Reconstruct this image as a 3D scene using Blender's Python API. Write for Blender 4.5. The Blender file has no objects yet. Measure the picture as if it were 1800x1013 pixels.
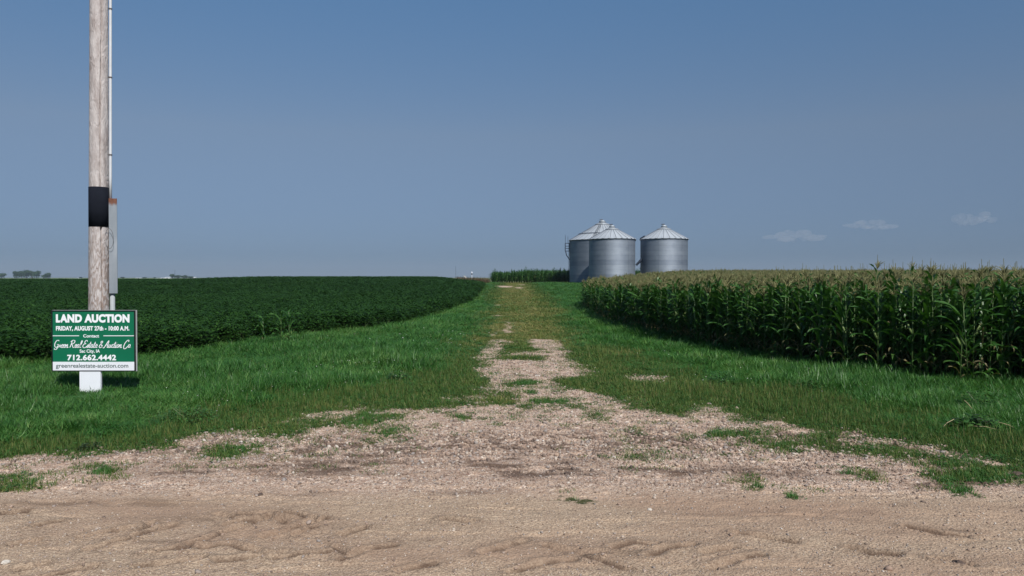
import bpy, math, random
import numpy as np
from mathutils import Vector, Matrix

random.seed(7)
rng = np.random.default_rng(11)
R = math.radians
SC = bpy.context.scene
COL = SC.collection

# ------------------------------------------------------------------ camera, sky, sun, exposure
F = 1350.0           # focal length in photograph pixels
HZ = 488.0           # row of the true horizon
CAMH = 2.2
cam_d = bpy.data.cameras.new("camera")
cam = bpy.data.objects.new("camera", cam_d)
COL.objects.link(cam)
cam_d.sensor_width = 36.0
cam_d.lens = F / 1800 * 36
cam_d.clip_start = 0.05
cam_d.clip_end = 30000
cam.location = (0, 0, CAMH)
cam.rotation_euler = (R(90) - math.atan((506.5 - HZ) / F), 0, 0)
SC.camera = cam

SUN_AZ, SUN_EL = 24.0, 45.0      # sun stands behind the camera, to the right
sd = Vector((math.sin(R(SUN_AZ)) * math.cos(R(SUN_EL)), -math.cos(R(SUN_AZ)) * math.cos(R(SUN_EL)), math.sin(R(SUN_EL))))
sun_d = bpy.data.lights.new("sun", 'SUN')
sun_d.energy = 4.6
sun_d.angle = R(0.6)
sun_d.color = (1.0, 0.955, 0.9)
sun = bpy.data.objects.new("sun", sun_d)
COL.objects.link(sun)
sun.rotation_euler = sd.to_track_quat('Z', 'Y').to_euler()
sun.location = (20, -40, 40)

world = bpy.data.worlds.new("World")
SC.world = world
world.use_nodes = True
wn = world.node_tree
wn.nodes.clear()
sky = wn.nodes.new('ShaderNodeTexSky')
sky.sky_type = 'NISHITA'
sky.sun_disc = False
sky.sun_elevation = R(SUN_EL)
sky.sun_rotation = R(180 - SUN_AZ)
sky.altitude = 300
sky.air_density = 0.7
sky.dust_density = 0.0
sky.ozone_density = 4.0
# hazy summer air: the low sky is duller and bluer than the clear-air model gives
tc = wn.nodes.new('ShaderNodeTexCoord'); sx = wn.nodes.new('ShaderNodeSeparateXYZ')
rp = wn.nodes.new('ShaderNodeValToRGB'); mu = wn.nodes.new('ShaderNodeMix'); mu.data_type = 'RGBA'; mu.blend_type = 'MULTIPLY'
mu.inputs[0].default_value = 1.0
SKYT = [(0.0, (.147, .173, .246)), (.028, (.178, .193, .247)), (.181, (.590, .499, .424)), (.335, (.641, .712, .660)), (.7, (1.0, 1.0, .85))]  # overhead stop, out of frame, brightened as added fill for the shadows
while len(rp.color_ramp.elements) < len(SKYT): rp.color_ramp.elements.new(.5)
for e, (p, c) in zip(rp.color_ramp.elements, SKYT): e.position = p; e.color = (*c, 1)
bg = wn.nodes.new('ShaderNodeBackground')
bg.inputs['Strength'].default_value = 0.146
wo = wn.nodes.new('ShaderNodeOutputWorld')
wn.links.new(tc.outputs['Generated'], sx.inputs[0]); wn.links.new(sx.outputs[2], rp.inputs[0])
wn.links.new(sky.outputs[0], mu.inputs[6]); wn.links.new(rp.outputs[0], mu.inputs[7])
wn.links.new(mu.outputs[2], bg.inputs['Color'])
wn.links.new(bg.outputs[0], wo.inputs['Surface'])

SC.view_settings.view_transform = 'Standard'
SC.view_settings.look = 'None'
SC.view_settings.exposure = 0.10
SC.view_settings.gamma = 1
SC.cycles.max_bounces = 6
SC.cycles.diffuse_bounces = 3
SC.cycles.transparent_max_bounces = 8
SC.cycles.volume_bounces = 0
SC.cycles.use_denoising = True

# ------------------------------------------------------------------ helpers
def tag(o, label=None, cat=None, group=None, kind=None):
    if label: o['label'] = label
    if cat: o['category'] = cat
    if group: o['group'] = group
    if kind: o['kind'] = kind
    return o

def empty(name, loc, rz=0.0):
    o = bpy.data.objects.new(name, None)
    COL.objects.link(o)
    o.location = loc
    o.rotation_euler = (0, 0, rz)
    o.empty_display_size = 0.1
    return o

class MB:
    """collects vertices and faces for one mesh"""
    def __init__(s):
        s.v, s.f, s.m = [], [], []
    def add(s, vs, fs, mi=0):
        n = len(s.v)
        s.v += [tuple(p) for p in vs]
        s.f += [tuple(i + n for i in f) for f in fs]
        s.m += [mi] * len(fs)
        return s
    def box(s, x0, x1, y0, y1, z0, z1, mi=0, M=None):
        vs = [(x, y, z) for z in (z0, z1) for (x, y) in ((x0, y0), (x1, y0), (x1, y1), (x0, y1))]
        if M is not None: vs = [M @ Vector(p) for p in vs]
        return s.add(vs, [(0, 3, 2, 1), (4, 5, 6, 7), (0, 1, 5, 4), (1, 2, 6, 5), (2, 3, 7, 6), (3, 0, 4, 7)], mi)
    def tube(s, pts, rad, n=8, mi=0, cap=True):
        pts = [Vector(p) for p in pts]
        if not isinstance(rad, (list, tuple)): rad = [rad] * len(pts)
        vs, fs = [], []
        up0 = None
        for i, p in enumerate(pts):
            d = (pts[min(i + 1, len(pts) - 1)] - pts[max(i - 1, 0)]).normalized()
            if up0 is None:
                up0 = Vector((0, 0, 1)) if abs(d.z) < 0.9 else Vector((1, 0, 0))
            a = d.cross(up0).normalized(); b = d.cross(a).normalized(); up0 = b.cross(d) if False else up0
            for k in range(n):
                t = 2 * math.pi * k / n
                vs.append(p + (a * math.cos(t) + b * math.sin(t)) * rad[i])
        for i in range(len(pts) - 1):
            for k in range(n):
                k2 = (k + 1) % n
                fs.append((i * n + k, i * n + k2, (i + 1) * n + k2, (i + 1) * n + k))
        if cap:
            fs.append(tuple(range(n))[::-1]); fs.append(tuple((len(pts) - 1) * n + k for k in range(n)))
        return s.add(vs, fs, mi)
    def lathe(s, prof, n=48, mi=0, c=(0, 0)):
        vs, fs = [], []
        for (r, z) in prof:
            for k in range(n):
                t = 2 * math.pi * k / n
                vs.append((c[0] + r * math.cos(t), c[1] + r * math.sin(t), z))
        for i in range(len(prof) - 1):
            for k in range(n):
                k2 = (k + 1) % n
                fs.append((i * n + k, i * n + k2, (i + 1) * n + k2, (i + 1) * n + k))
        return s.add(vs, fs, mi)
    def mesh(s, name, mats, smooth=False):
        me = bpy.data.meshes.new(name)
        me.from_pydata(s.v, [], s.f)
        for m in (mats if isinstance(mats, (list, tuple)) else [mats]): me.materials.append(m)
        me.polygons.foreach_set('material_index', np.array(s.m, dtype=np.int32))
        if smooth: me.polygons.foreach_set('use_smooth', np.ones(len(s.f), dtype=bool))
        me.update()
        return me
    def build(s, name, mats, parent=None, smooth=False, loc=None):
        o = bpy.data.objects.new(name, s.mesh(name, mats, smooth))
        COL.objects.link(o)
        if parent: o.parent = parent
        if loc: o.location = loc
        return o

def link_mesh(name, me, parent=None, loc=None):
    o = bpy.data.objects.new(name, me); COL.objects.link(o)
    if parent: o.parent = parent
    if loc: o.location = loc
    return o

def copy_tree(o, parent=None):
    c = o.copy(); COL.objects.link(c)
    if parent: c.parent = parent
    for ch in o.children: copy_tree(ch, c)
    return c

def sm(a, b, x):
    t = np.clip((np.asarray(x, dtype=float) - a) / (b - a), 0, 1)
    return t * t * (3 - 2 * t)

def _h(ix, iy, seed):
    n = (ix.astype(np.int64) * 374761393 + iy.astype(np.int64) * 668265263 + seed * 1442695041) & 0xffffffff
    n = ((n ^ (n >> 13)) * 1274126177) & 0xffffffff
    return ((n ^ (n >> 16)) & 0xffff) / 65535.0
def vnoise(x, y, seed=0):
    x = np.asarray(x, float); y = np.asarray(y, float)
    ix, iy = np.floor(x), np.floor(y); fx, fy = x - ix, y - iy
    fx = fx * fx * (3 - 2 * fx); fy = fy * fy * (3 - 2 * fy)
    a, b = _h(ix, iy, seed), _h(ix + 1, iy, seed); c, d = _h(ix, iy + 1, seed), _h(ix + 1, iy + 1, seed)
    return (a * (1 - fx) + b * fx) * (1 - fy) + (c * (1 - fx) + d * fx) * fy
def fbm(x, y, o=4, seed=0):
    s, a, t = 0, 0.5, 0
    for k in range(o):
        s = s + a * vnoise(x * 2 ** k + 17 * k, y * 2 ** k - 9 * k, seed + k); t += a; a *= 0.5
    return s / t

def terrain(X, Y):
    X = np.asarray(X, float); Y = np.asarray(Y, float)
    fall = 1 - sm(160, 430, Y)
    g = 1.13 * sm(42, 138, Y) * fall
    g = g + 0.47 * sm(5, 16, -X) * (1 - sm(44, 60, -X)) * sm(80, 140, Y) * fall
    g = g + 4.2 * np.exp(-((Y - 1600) / 520) ** 2) * sm(1050, 1350, -X * 1600 / np.maximum(Y, 1600)) * sm(900, 1300, Y)
    g = g + 0.05 * (fbm(X * .25, Y * .25, 3, 5) - .5) * sm(12, 30, Y)
    return g

def GP(x, y):
    """ground point (flat near ground) seen at a photograph pixel"""
    Y = F * CAMH / (y - HZ)
    return ((x - 900) / F * Y, Y)
def AT(x, y, Y):
    return Vector(((x - 900) / F * Y, Y, CAMH + (HZ - y) / F * Y))

def poly_sd(X, Y, P):
    """signed distance, positive inside"""
    P = np.array(P, float); n = len(P)
    d = np.full(X.shape, 1e18); ins = np.zeros(X.shape, bool)
    for i in range(n):
        ax, ay = P[i]; bx, by = P[(i + 1) % n]
        ex, ey = bx - ax, by - ay
        t = np.clip(((X - ax) * ex + (Y - ay) * ey) / max(ex * ex + ey * ey, 1e-9), 0, 1)
        d = np.minimum(d, (X - ax - t * ex) ** 2 + (Y - ay - t * ey) ** 2)
        c = ((ay > Y) != (by > Y))
        with np.errstate(divide='ignore', invalid='ignore'):
            xx = ax + (Y - ay) * ex / (ey if ey != 0 else 1e-12)
        ins ^= c & (X < xx)
    d = np.sqrt(d)
    return np.where(ins, d, -d)

# ------------------------------------------------------------------ materials
def mat(name):
    m = bpy.data.materials.new(name); m.use_nodes = True
    nt = m.node_tree; nt.nodes.clear()
    return m, nt
class NT:
    def __init__(s, name):
        s.m, s.t = mat(name)
        s.out = s.t.nodes.new('ShaderNodeOutputMaterial')
    def n(s, typ, **kw):
        nd = s.t.nodes.new(typ)
        for k, v in kw.items():
            if k in nd.inputs.keys(): nd.inputs[k].default_value = v
            else: setattr(nd, k, v)
        return nd
    def l(s, a, b): s.t.links.new(a, b)
    def attr(s, name, typ='GEOMETRY'):
        a = s.n('ShaderNodeAttribute'); a.attribute_name = name; a.attribute_type = typ; return a.outputs['Fac']
    def mix(s, f, a, b, bt='MIX'):
        nd = s.n('ShaderNodeMix', data_type='RGBA', blend_type=bt)
        for k, v in ((0, f), (6, a), (7, b)):
            if isinstance(v, (int, float)): nd.inputs[k].default_value = v
            elif isinstance(v, tuple): nd.inputs[k].default_value = (*v, 1) if len(v) == 3 else v
            else: s.l(v, nd.inputs[k])
        return nd.outputs[2]
    def math(s, op, a, b=0.0, c=None, clamp=False):
        nd = s.n('ShaderNodeMath', operation=op); nd.use_clamp = clamp
        for k, v in ((0, a), (1, b), (2, c)):
            if v is None: continue
            if isinstance(v, (int, float)): nd.inputs[k].default_value = v
            else: s.l(v, nd.inputs[k])
        return nd.outputs[0]
    def ramp(s, f, stops, interp='LINEAR'):
        nd = s.n('ShaderNodeValToRGB'); cr = nd.color_ramp; cr.interpolation = interp
        while len(cr.elements) < len(stops): cr.elements.new(0.5)
        for e, (p, c) in zip(cr.elements, stops):
            e.position = p; e.color = (*c, 1) if len(c) == 3 else c
        s.l(f, nd.inputs[0]); return nd.outputs[0]
    def noise(s, scale, detail=4, rough=.55, vec=None, sc=None):
        nd = s.n('ShaderNodeTexNoise'); nd.inputs['Scale'].default_value = scale
        nd.inputs['Detail'].default_value = detail; nd.inputs['Roughness'].default_value = rough
        if vec is not None: s.l(vec, nd.inputs['Vector'])
        return nd.outputs[0]
    def coord(s, which='Object', scale=None):
        c = s.n('ShaderNodeTexCoord').outputs[which]
        if scale:
            mp = s.n('ShaderNodeMapping'); mp.inputs['Scale'].default_value = scale; s.l(c, mp.inputs[0]); return mp.outputs[0]
        return c
    def bump(s, h, strength=.5, dist=.02):
        b = s.n('ShaderNodeBump'); b.inputs['Strength'].default_value = strength; b.inputs['Distance'].default_value = dist
        s.l(h, b.inputs['Height']); return b.outputs[0]
    def pbr(s, col, rough=.8, metal=0.0, normal=None, spec=.3):
        p = s.n('ShaderNodeBsdfPrincipled')
        if isinstance(col, tuple): p.inputs['Base Color'].default_value = (*col, 1)
        else: s.l(col, p.inputs['Base Color'])
        for nm, v in (('Roughness', rough), ('Metallic', metal), ('Specular IOR Level', spec)):
            if isinstance(v, (int, float)): p.inputs[nm].default_value = v
            else: s.l(v, p.inputs[nm])
        if normal is not None: s.l(normal, p.inputs['Normal'])
        return p.outputs[0]
    def done(s, sh):
        s.l(sh, s.out.inputs['Surface']); return s.m

def simple(name, col, rough=.7, metal=0.0, var=.25, scale=6, spec=.3, bumpd=0.0):
    t = NT(name)
    c = t.coord('Object')
    nz = t.noise(scale, 5, .6, c)
    d = tuple(x * (1 - var) for x in col); b = tuple(min(1, x * (1 + var)) for x in col)
    nrm = t.bump(nz, .5, bumpd) if bumpd else None
    return t.done(t.pbr(t.ramp(nz, [(.3, d), (.7, b)]), rough, metal, nrm, spec))

def leafy(name, stops, rough=.42, transl=.22, tint='tint', spec=.35, scale=9.0, objvar=True, dark=None):
    """leaf material: colour picked per instance / per object, slight mottling"""
    t = NT(name)
    base = t.attr(tint, 'INSTANCER')
    oi = t.n('ShaderNodeObjectInfo').outputs['Random']
    geo = t.n('ShaderNodeNewGeometry')
    isl = geo.outputs['Random Per Island']
    nz = t.noise(scale, 3, .6, t.coord('Object'))
    v = t.math('ADD', t.math('MULTIPLY', isl, .5), t.math('MULTIPLY', nz, .3))
    v = t.math('ADD', v, t.math('MULTIPLY', t.math('SUBTRACT', t.math('MAXIMUM', base, t.math('MULTIPLY', oi, .35)), .12), .45), clamp=True)
    col = t.ramp(v, stops)
    p = t.pbr(col, rough, 0, None, spec)
    tr = t.n('ShaderNodeBsdfTranslucent'); t.l(t.mix(1.0, col, (1.0, 1.15, .45), 'MULTIPLY'), tr.inputs[0])
    mx = t.n('ShaderNodeMixShader'); mx.inputs[0].default_value = transl
    t.l(p, mx.inputs[1]); t.l(tr.outputs[0], mx.inputs[2])
    return t.done(mx.outputs[0])

# ---- ground
def ground_material():
    t = NT('ground_earth')
    P = t.coord('Object')
    gr = t.attr('gravel'); dm = t.attr('damp'); rd = t.attr('road'); wr = t.attr('wear'); fl = t.attr('crop')  # damp carries wet earth plus painted shade between the rut's stones
    n1 = t.noise(1.1, 5, .6, P); n2 = t.noise(9, 5, .65, P); n3 = t.noise(60, 4, .7, P); n4 = t.noise(.35, 3, .5, t.coord('Object', (1, 2.2, 1)))
    vo = t.n('ShaderNodeTexVoronoi'); vo.inputs['Scale'].default_value = 42; t.l(P, vo.inputs['Vector'])
    vo2 = t.n('ShaderNodeTexVoronoi'); vo2.inputs['Scale'].default_value = 95; t.l(P, vo2.inputs['Vector'])
    sep = t.n('ShaderNodeSeparateColor'); t.l(vo.outputs['Color'], sep.inputs[0])
    sep2 = t.n('ShaderNodeSeparateColor'); t.l(vo2.outputs['Color'], sep2.inputs[0])
    peb = t.ramp(sep.outputs[0], [(0, (.10, .065, .05)), (.22, (.26, .18, .14)), (.5, (.37, .27, .21)), (.70, (.31, .275, .255)), (.86, (.50, .41, .33)), (1, (.68, .62, .54))])
    fin = t.ramp(sep2.outputs[1], [(0, (.15, .105, .075)), (.45, (.33, .24, .175)), (1, (.55, .44, .33))])
    drive = t.mix(t.ramp(n2, [(.35, (0, 0, 0)), (.62, (1, 1, 1))]), fin, peb)
    drive = t.mix(t.math('MULTIPLY', n1, .3), drive, (.36, .25, .195))
    # the travelled road: finer, sandier
    sand = t.ramp(n1, [(.3, (.275, .205, .155)), (.55, (.335, .255, .195)), (.75, (.375, .295, .225))])
    drive = t.mix(1.0, drive, (1.09, 1.06, 1.05, 1), 'MULTIPLY')
    road = t.mix(.6, sand, fin)
    road = t.mix(t.ramp(n4, [(.42, (0, 0, 0)), (.62, (.7, .7, .7))]), road, (.285, .195, .145))
    road = t.mix(1.0, road, (.93, .91, .87, 1), 'MULTIPLY')
    c = t.mix(rd, drive, road)
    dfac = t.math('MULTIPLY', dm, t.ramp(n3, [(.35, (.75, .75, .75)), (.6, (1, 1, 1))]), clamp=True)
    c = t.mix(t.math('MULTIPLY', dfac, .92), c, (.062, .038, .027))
    c = t.mix(1.0, c, (1.23, 1.235, 1.215, 1), 'MULTIPLY')
    # earth under the grass
    soil = t.ramp(n2, [(.3, (.05, .055, .025)), (.55, (.085, .085, .035)), (.75, (.15, .115, .07))])
    worn = t.ramp(n2, [(.3, (.12, .12, .04)), (.6, (.19, .17, .075)), (.8, (.26, .20, .12))])
    soil = t.mix(wr, soil, worn)
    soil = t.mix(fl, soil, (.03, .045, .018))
    far = t.ramp(t.noise(.006, 3, .5, t.coord('Object', (1, 3, 1))), [(.35, (.07, .12, .04)), (.5, (.13, .17, .06)), (.62, (.20, .21, .09)), (.7, (.08, .13, .04))])
    soil = t.mix(t.attr('farland'), soil, far)
    edge = t.math('ADD', gr, t.math('MULTIPLY', t.math('SUBTRACT', n2, .5), 1.6))
    edge = t.ramp(edge, [(.40, (0, 0, 0)), (.60, (1, 1, 1))])
    c = t.mix(edge, soil, c)
    h = t.math('ADD', t.math('MULTIPLY', n3, .6), t.math('MULTIPLY', vo.outputs['Distance'], 1.0))
    h = t.math('ADD', h, t.math('MULTIPLY', n2, 1.2))
    return t.done(t.pbr(c, .92, 0, t.bump(h, .5, .025), .12))
M_GROUND = ground_material()

M_GRASS = leafy('grass_blade', [(0, (.016, .066, .015)), (.35, (.042, .142, .026)), (.65, (.085, .205, .040)), (1, (.19, .29, .09))], .42, .28)
M_SHORT = leafy('short_grass', [(0, (.028, .078, .018)), (.4, (.054, .125, .026)), (.75, (.16, .18, .05)), (1, (.34, .28, .12))], .6, .2, spec=.15)
M_DRY = leafy('dry_blade', [(0, (.14, .13, .05)), (1, (.30, .26, .12))], .6, .2)
M_SOY = leafy('soybean_leaf', [(0, (.010, .036, .006)), (.5, (.021, .064, .010)), (.8, (.038, .100, .017)), (1, (.09, .17, .035))], .6, .18, spec=.12)
M_CORN = leafy('corn_leaf', [(0, (.018, .062, .013)), (.4, (.036, .112, .020)), (.75, (.075, .168, .036)), (1, (.20, .25, .10))], .40, .26, spec=.4)
M_CORNDRY = leafy('withered_corn_leaf', [(0, (.07, .085, .03)), (.5, (.17, .15, .065)), (1, (.33, .28, .16))], .6, .2)
M_STALK = leafy('corn_stalk', [(0, (.04, .08, .02)), (.5, (.07, .12, .035)), (1, (.15, .17, .07))], .5, 0.0)
M_TASSEL = leafy('corn_tassel', [(0, (.10, .11, .04)), (.5, (.195, .19, .08)), (1, (.34, .32, .16))], .7, .1)
M_HUSK = leafy('corn_husk', [(0, (.09, .16, .05)), (.6, (.16, .22, .07)), (1, (.25, .26, .12))], .5, .1)
M_WEED = leafy('weed_leaf', [(0, (.02, .07, .015)), (.5, (.045, .13, .025)), (1, (.12, .22, .06))], .5, .22)
M_DARKWEED = leafy('dark_weed_leaf', [(0, (.010, .03, .010)), (.6, (.03, .05, .018)), (1, (.10, .06, .04))], .6, .1)
M_FLOWER = simple('clover_flower', (.62, .62, .55), .8, var=.1)
M_FARTREE = leafy('tree_leaf', [(0, (.015, .045, .018)), (.5, (.03, .075, .025)), (1, (.06, .12, .04))], .6, .1)
M_BARK = simple('tree_bark', (.10, .08, .06), .9)
M_CLOD = simple('dark_clod', (.10, .07, .055), .95, scale=30, bumpd=.02)
M_STRAW = simple('dry_stalk', (.32, .27, .15), .8, scale=20)

def stone_material():
    t = NT('gravel_stone')
    a = t.attr('tint', 'INSTANCER')
    c = t.ramp(a, [(0, (.11, .085, .075)), (.14, (.22, .16, .125)), (.34, (.33, .235, .18)), (.52, (.28, .26, .245)), (.66, (.42, .31, .24)), (.84, (.46, .39, .32)), (.95, (.54, .47, .39)), (1, (.62, .58, .52))])
    nz = t.noise(40, 3, .6, t.coord('Object'))
    c = t.mix(t.math('MULTIPLY', nz, .4), c, (.25, .18, .13))
    return t.done(t.pbr(c, .85, 0, None, .25))
M_STONE = stone_material()

# ------------------------------------------------------------------ layout of bare gravel and grass (ground plan)
def PG(pts): return [GP(*p) for p in pts]
GRAVEL = PG([(-900, 860), (-300, 845), (0, 812), (74, 800), (158, 803), (221, 788), (272, 785), (313, 771), (368, 766), (440, 764), (508, 766), (545, 748), (600, 741), (640, 722), (721, 719),
             (821, 716), (893, 713), (868, 699), (855, 678), (834, 662), (832, 650), (836, 641), (852, 634), (880, 630), (930, 634), (960, 632), (990, 634), (1012, 641), (1049, 659), (1000, 666),
             (962, 669), (985, 677), (1040, 684), (1062, 692), (1076, 705), (1116, 718), (1170, 726), (1212, 713), (1252, 716), (1310, 735), (1399, 739), (1436, 762), (1443, 781), (1506, 799), (1568, 807),
             (1635, 815), (1660, 822), (1800, 822), (2300, 850), (2900, 870)])
GRAVEL += [(40, 3), (40, -30), (-40, -30), (-40, 3)]
BARE = [PG(p) for p in (
    [(768, 701), (800, 700), (814, 704), (790, 707)],
    [(820, 697), (845, 694), (856, 700), (850, 711), (824, 710)],
    [(486, 742), (530, 738), (545, 730), (600, 724), (640, 716), (600, 733), (540, 746)],
    [(836, 632), (846, 614), (862, 604), (868, 597), (892, 596), (893, 606), (880, 618), (874, 630)],
    [(920, 601), (935, 596), (982, 597), (992, 612), (1000, 628), (1012, 642), (960, 642), (952, 624), (936, 610)],
    [(886, 623), (934, 617), (975, 613), (988, 628), (940, 626), (900, 627)],
    [(860, 591), (868, 584), (876, 586), (868, 593)],
    [(886, 586), (889, 566), (896, 566), (897, 586)],
    [(1100, 665), (1130, 660), (1178, 664), (1170, 671), (1130, 671)],
    [(1473, 760), (1517, 757), (1556, 773), (1642, 787), (1742, 806), (1790, 818), (1800, 826), (1700, 812), (1600, 797), (1540, 786), (1490, 772)],
)]
TUFT = [PG(p) for p in (
    [(604, 742), (640, 730), (700, 727), (710, 734), (660, 744), (620, 754)],
    [(886, 674), (910, 670), (948, 672), (940, 677), (905, 678)],
    [(1236, 762), (1275, 758), (1314, 761), (1300, 767), (1250, 768)],
    [(1358, 780), (1384, 776), (1384, 790), (1362, 790)],
    [(1380, 870), (1400, 868), (1418, 875), (1400, 880)],
    [(1675, 860), (1700, 857), (1708, 870), (1690, 877)],
    [(1645, 845), (1665, 841), (1676, 848), (1655, 852)],
    [(1684, 838), (1700, 829), (1740, 826), (1772, 836), (1765, 849), (1710, 852)],
    [(990, 881), (1012, 876), (1032, 880), (1015, 888)],
    [(386, 794), (420, 784), (440, 786), (410, 798)],
    [(158, 836), (180, 824), (196, 826), (180, 840)],
    [(30, 850), (50, 843), (58, 850), (44, 857)],
    [(804, 735), (815, 731), (826, 736), (815, 740)],
    [(672, 762), (690, 754), (694, 762), (682, 768)],
    [(1040, 732), (1055, 727), (1060, 734), (1046, 738)],
    [(930, 706), (960, 703), (998, 704), (990, 710), (945, 711)],
    [(1120, 800), (1135, 797), (1140, 803), (1125, 805)],
    [(1640, 818), (1690, 812), (1740, 818), (1720, 824), (1660, 825)],
    [(1480, 835), (1495, 832), (1500, 837), (1488, 840)],
    [(925, 690), (945, 688), (950, 692), (932, 694)],
    [(1325, 858), (1332, 855), (1340, 860), (1330, 862)],
)]
SHORTZ = PG([(-500, 850), (0, 800), (150, 782), (280, 757), (400, 732), (560, 710), (700, 686), (772, 655), (812, 620), (842, 575), (862, 540)]) + [(-2.6, 75), (-2.4, 120), (-2.5, 170), (4, 170), (3.5, 110), (3.6, 75)] + \
         PG([(985, 548), (1010, 580), (1045, 606), (1110, 632), (1200, 662), (1300, 684), (1400, 698), (1560, 735), (1700, 762), (1800, 775), (2300, 815)]) + [(40, 3), (-40, 3)]

SOY = [(-300, 12), (-22, 16.5), (-14, 18.2), (-12.3, 18.9), (-9.9, 20.3), (-9.1, 22.5), (-8.1, 26.5), (-6.3, 30), (-5.2, 34), (-4.5, 40), (-4.0, 50), (-3.3, 65), (-3.6, 90), (-4.4, 118), (-9.6, 133), (-14, 152), (-17, 175), (-300, 175)]
CORN = [(5.2, 56), (4.75, 50), (4.55, 40), (4.55, 32), (5.05, 27), (5.9, 22.4), (6.7, 19.0), (7.9, 16.8), (9.2, 15.4), (10.5, 14.7), (17, 13.3), (60, 9), (300, 10), (300, 170), (52, 170), (36, 140), (24, 112), (13, 84), (7.4, 65)]
FARCORN = [(-3.9, 150), (60, 150), (60, 166), (-4.3, 166)]

def gravel_mask(X, Y):
    wx = X + (fbm(X * 1.6, Y * 1.1, 5, 21) - .5) * 1.2
    wy = Y + (fbm(X * 1.3, Y * 1.0, 4, 31) - .5) * 1.1
    s = poly_sd(wx, wy, GRAVEL)
    for b in BARE: s = np.maximum(s, poly_sd(X + (wx - X) * .5, Y + (wy - Y) * .4, b))
    for b in TUFT: s = np.minimum(s, -poly_sd(X + (wx - X) * .4, Y + (wy - Y) * .4, b))
    # worn sandy spots where the lane tops the rise
    wob = .5 * (fbm(X * 1.7, Y * .5, 3, 23) - .5)
    for (cx, cy, rx, ry) in ((-.9, 109, 1.0, 4.5), (1.6, 121, .8, 2.2), (-1.9, 113, .8, 2.0), (.9, 104, .6, 3.0), (-.9, 44, .4, .9), (-1.1, 58, .35, 1.5)):
        s = np.maximum(s, .7 - .7 * np.hypot((X - cx) / rx, (Y - cy) / ry) + wob)
    return s

# tread marks pressed into the road by tyres (polylines in the ground plan)
TREADS = [
    [(205, 955), (250, 940), (300, 925)], [(330, 958), (370, 948), (420, 930)], [(390, 938), (430, 928), (465, 912)],
    [(460, 945), (500, 935), (540, 922), (572, 915)], [(140, 945), (170, 938), (230, 930)], [(20, 960), (60, 952)],
    [(30, 1000), (75, 992)], [(60, 1020), (130, 1005), (160, 1000)], [(850, 975), (880, 966), (920, 952)], [(600, 985), (640, 968), (690, 962)],
    [(605, 975), (590, 965)], [(1080, 965), (1110, 957), (1150, 960)], [(1145, 980), (1170, 968), (1220, 960)], [(1020, 975), (1050, 985), (1100, 1000)],
    [(350, 965), (400, 962), (450, 972)], [(480, 985), (530, 975), (580, 972)], [(255, 975), (290, 968), (330, 965)], [(240, 1000), (300, 992), (350, 985)],
    [(150, 968), (185, 958), (215, 953)], [(240, 935), (255, 930), (262, 922)], [(395, 925), (440, 917), (500, 915), (545, 912)], [(420, 905), (470, 902), (520, 905)], [(515, 940), (550, 928)], [(380, 990), (430, 985), (470, 975), (500, 973)], [(960, 960), (1000, 968), (1060, 975)], [(1240, 975), (1290, 965)], [(780, 915), (830, 920)], [(1300, 940), (1360, 948), (1400, 955)],
    [(500, 905), (530, 908), (560, 915)], [(470, 910), (490, 915), (500, 922)], [(380, 905), (420, 912), (460, 905)], [(1600, 930), (1660, 940), (1700, 945)],
    [(1650, 985), (1690, 990), (1710, 996)], [(900, 1005), (960, 990), (1010, 985)], [(700, 1005), (760, 995)], [(1250, 1000), (1310, 985), (1340, 980)],
    [(1500, 965), (1540, 975), (1580, 978)], [(60, 925), (100, 918)], [(0, 905), (40, 900)], [(600, 940), (640, 930)],
]
def seg_d(X, Y, a, b):
    ex, ey = b[0] - a[0], b[1] - a[1]
    t = np.clip(((X - a[0]) * ex + (Y - a[1]) * ey) / (ex * ex + ey * ey + 1e-9), 0, 1)
    return np.hypot(X - a[0] - t * ex, Y - a[1] - t * ey)

DAMP = [((470, 828), 1.5, .30), ((600, 812), 1.1, .35), ((925, 822), .85, .42), ((975, 830), .55, .32), ((880, 815), .5, .3), ((935, 836), .6, .2), ((1120, 826), .55, .14), ((1230, 830), .6, .15), ((530, 865), .3, .12), ((820, 866), .3, .1),
        ((900, 786), .9, .16), ((170, 884), .9, .10), ((430, 912), .8, .12), ((520, 925), .55, .14), ((720, 640), 1.0, .5), ((230, 790), 1.2, .3), ((1110, 975), .4, .08), ((1690, 850), .6, .2), ((1380, 830), 1.0, .25),
        ((1680, 935), .5, .05), ((1300, 905), .5, .05), ((690, 952), .35, .04), ((330, 955), .5, .05)]

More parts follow.
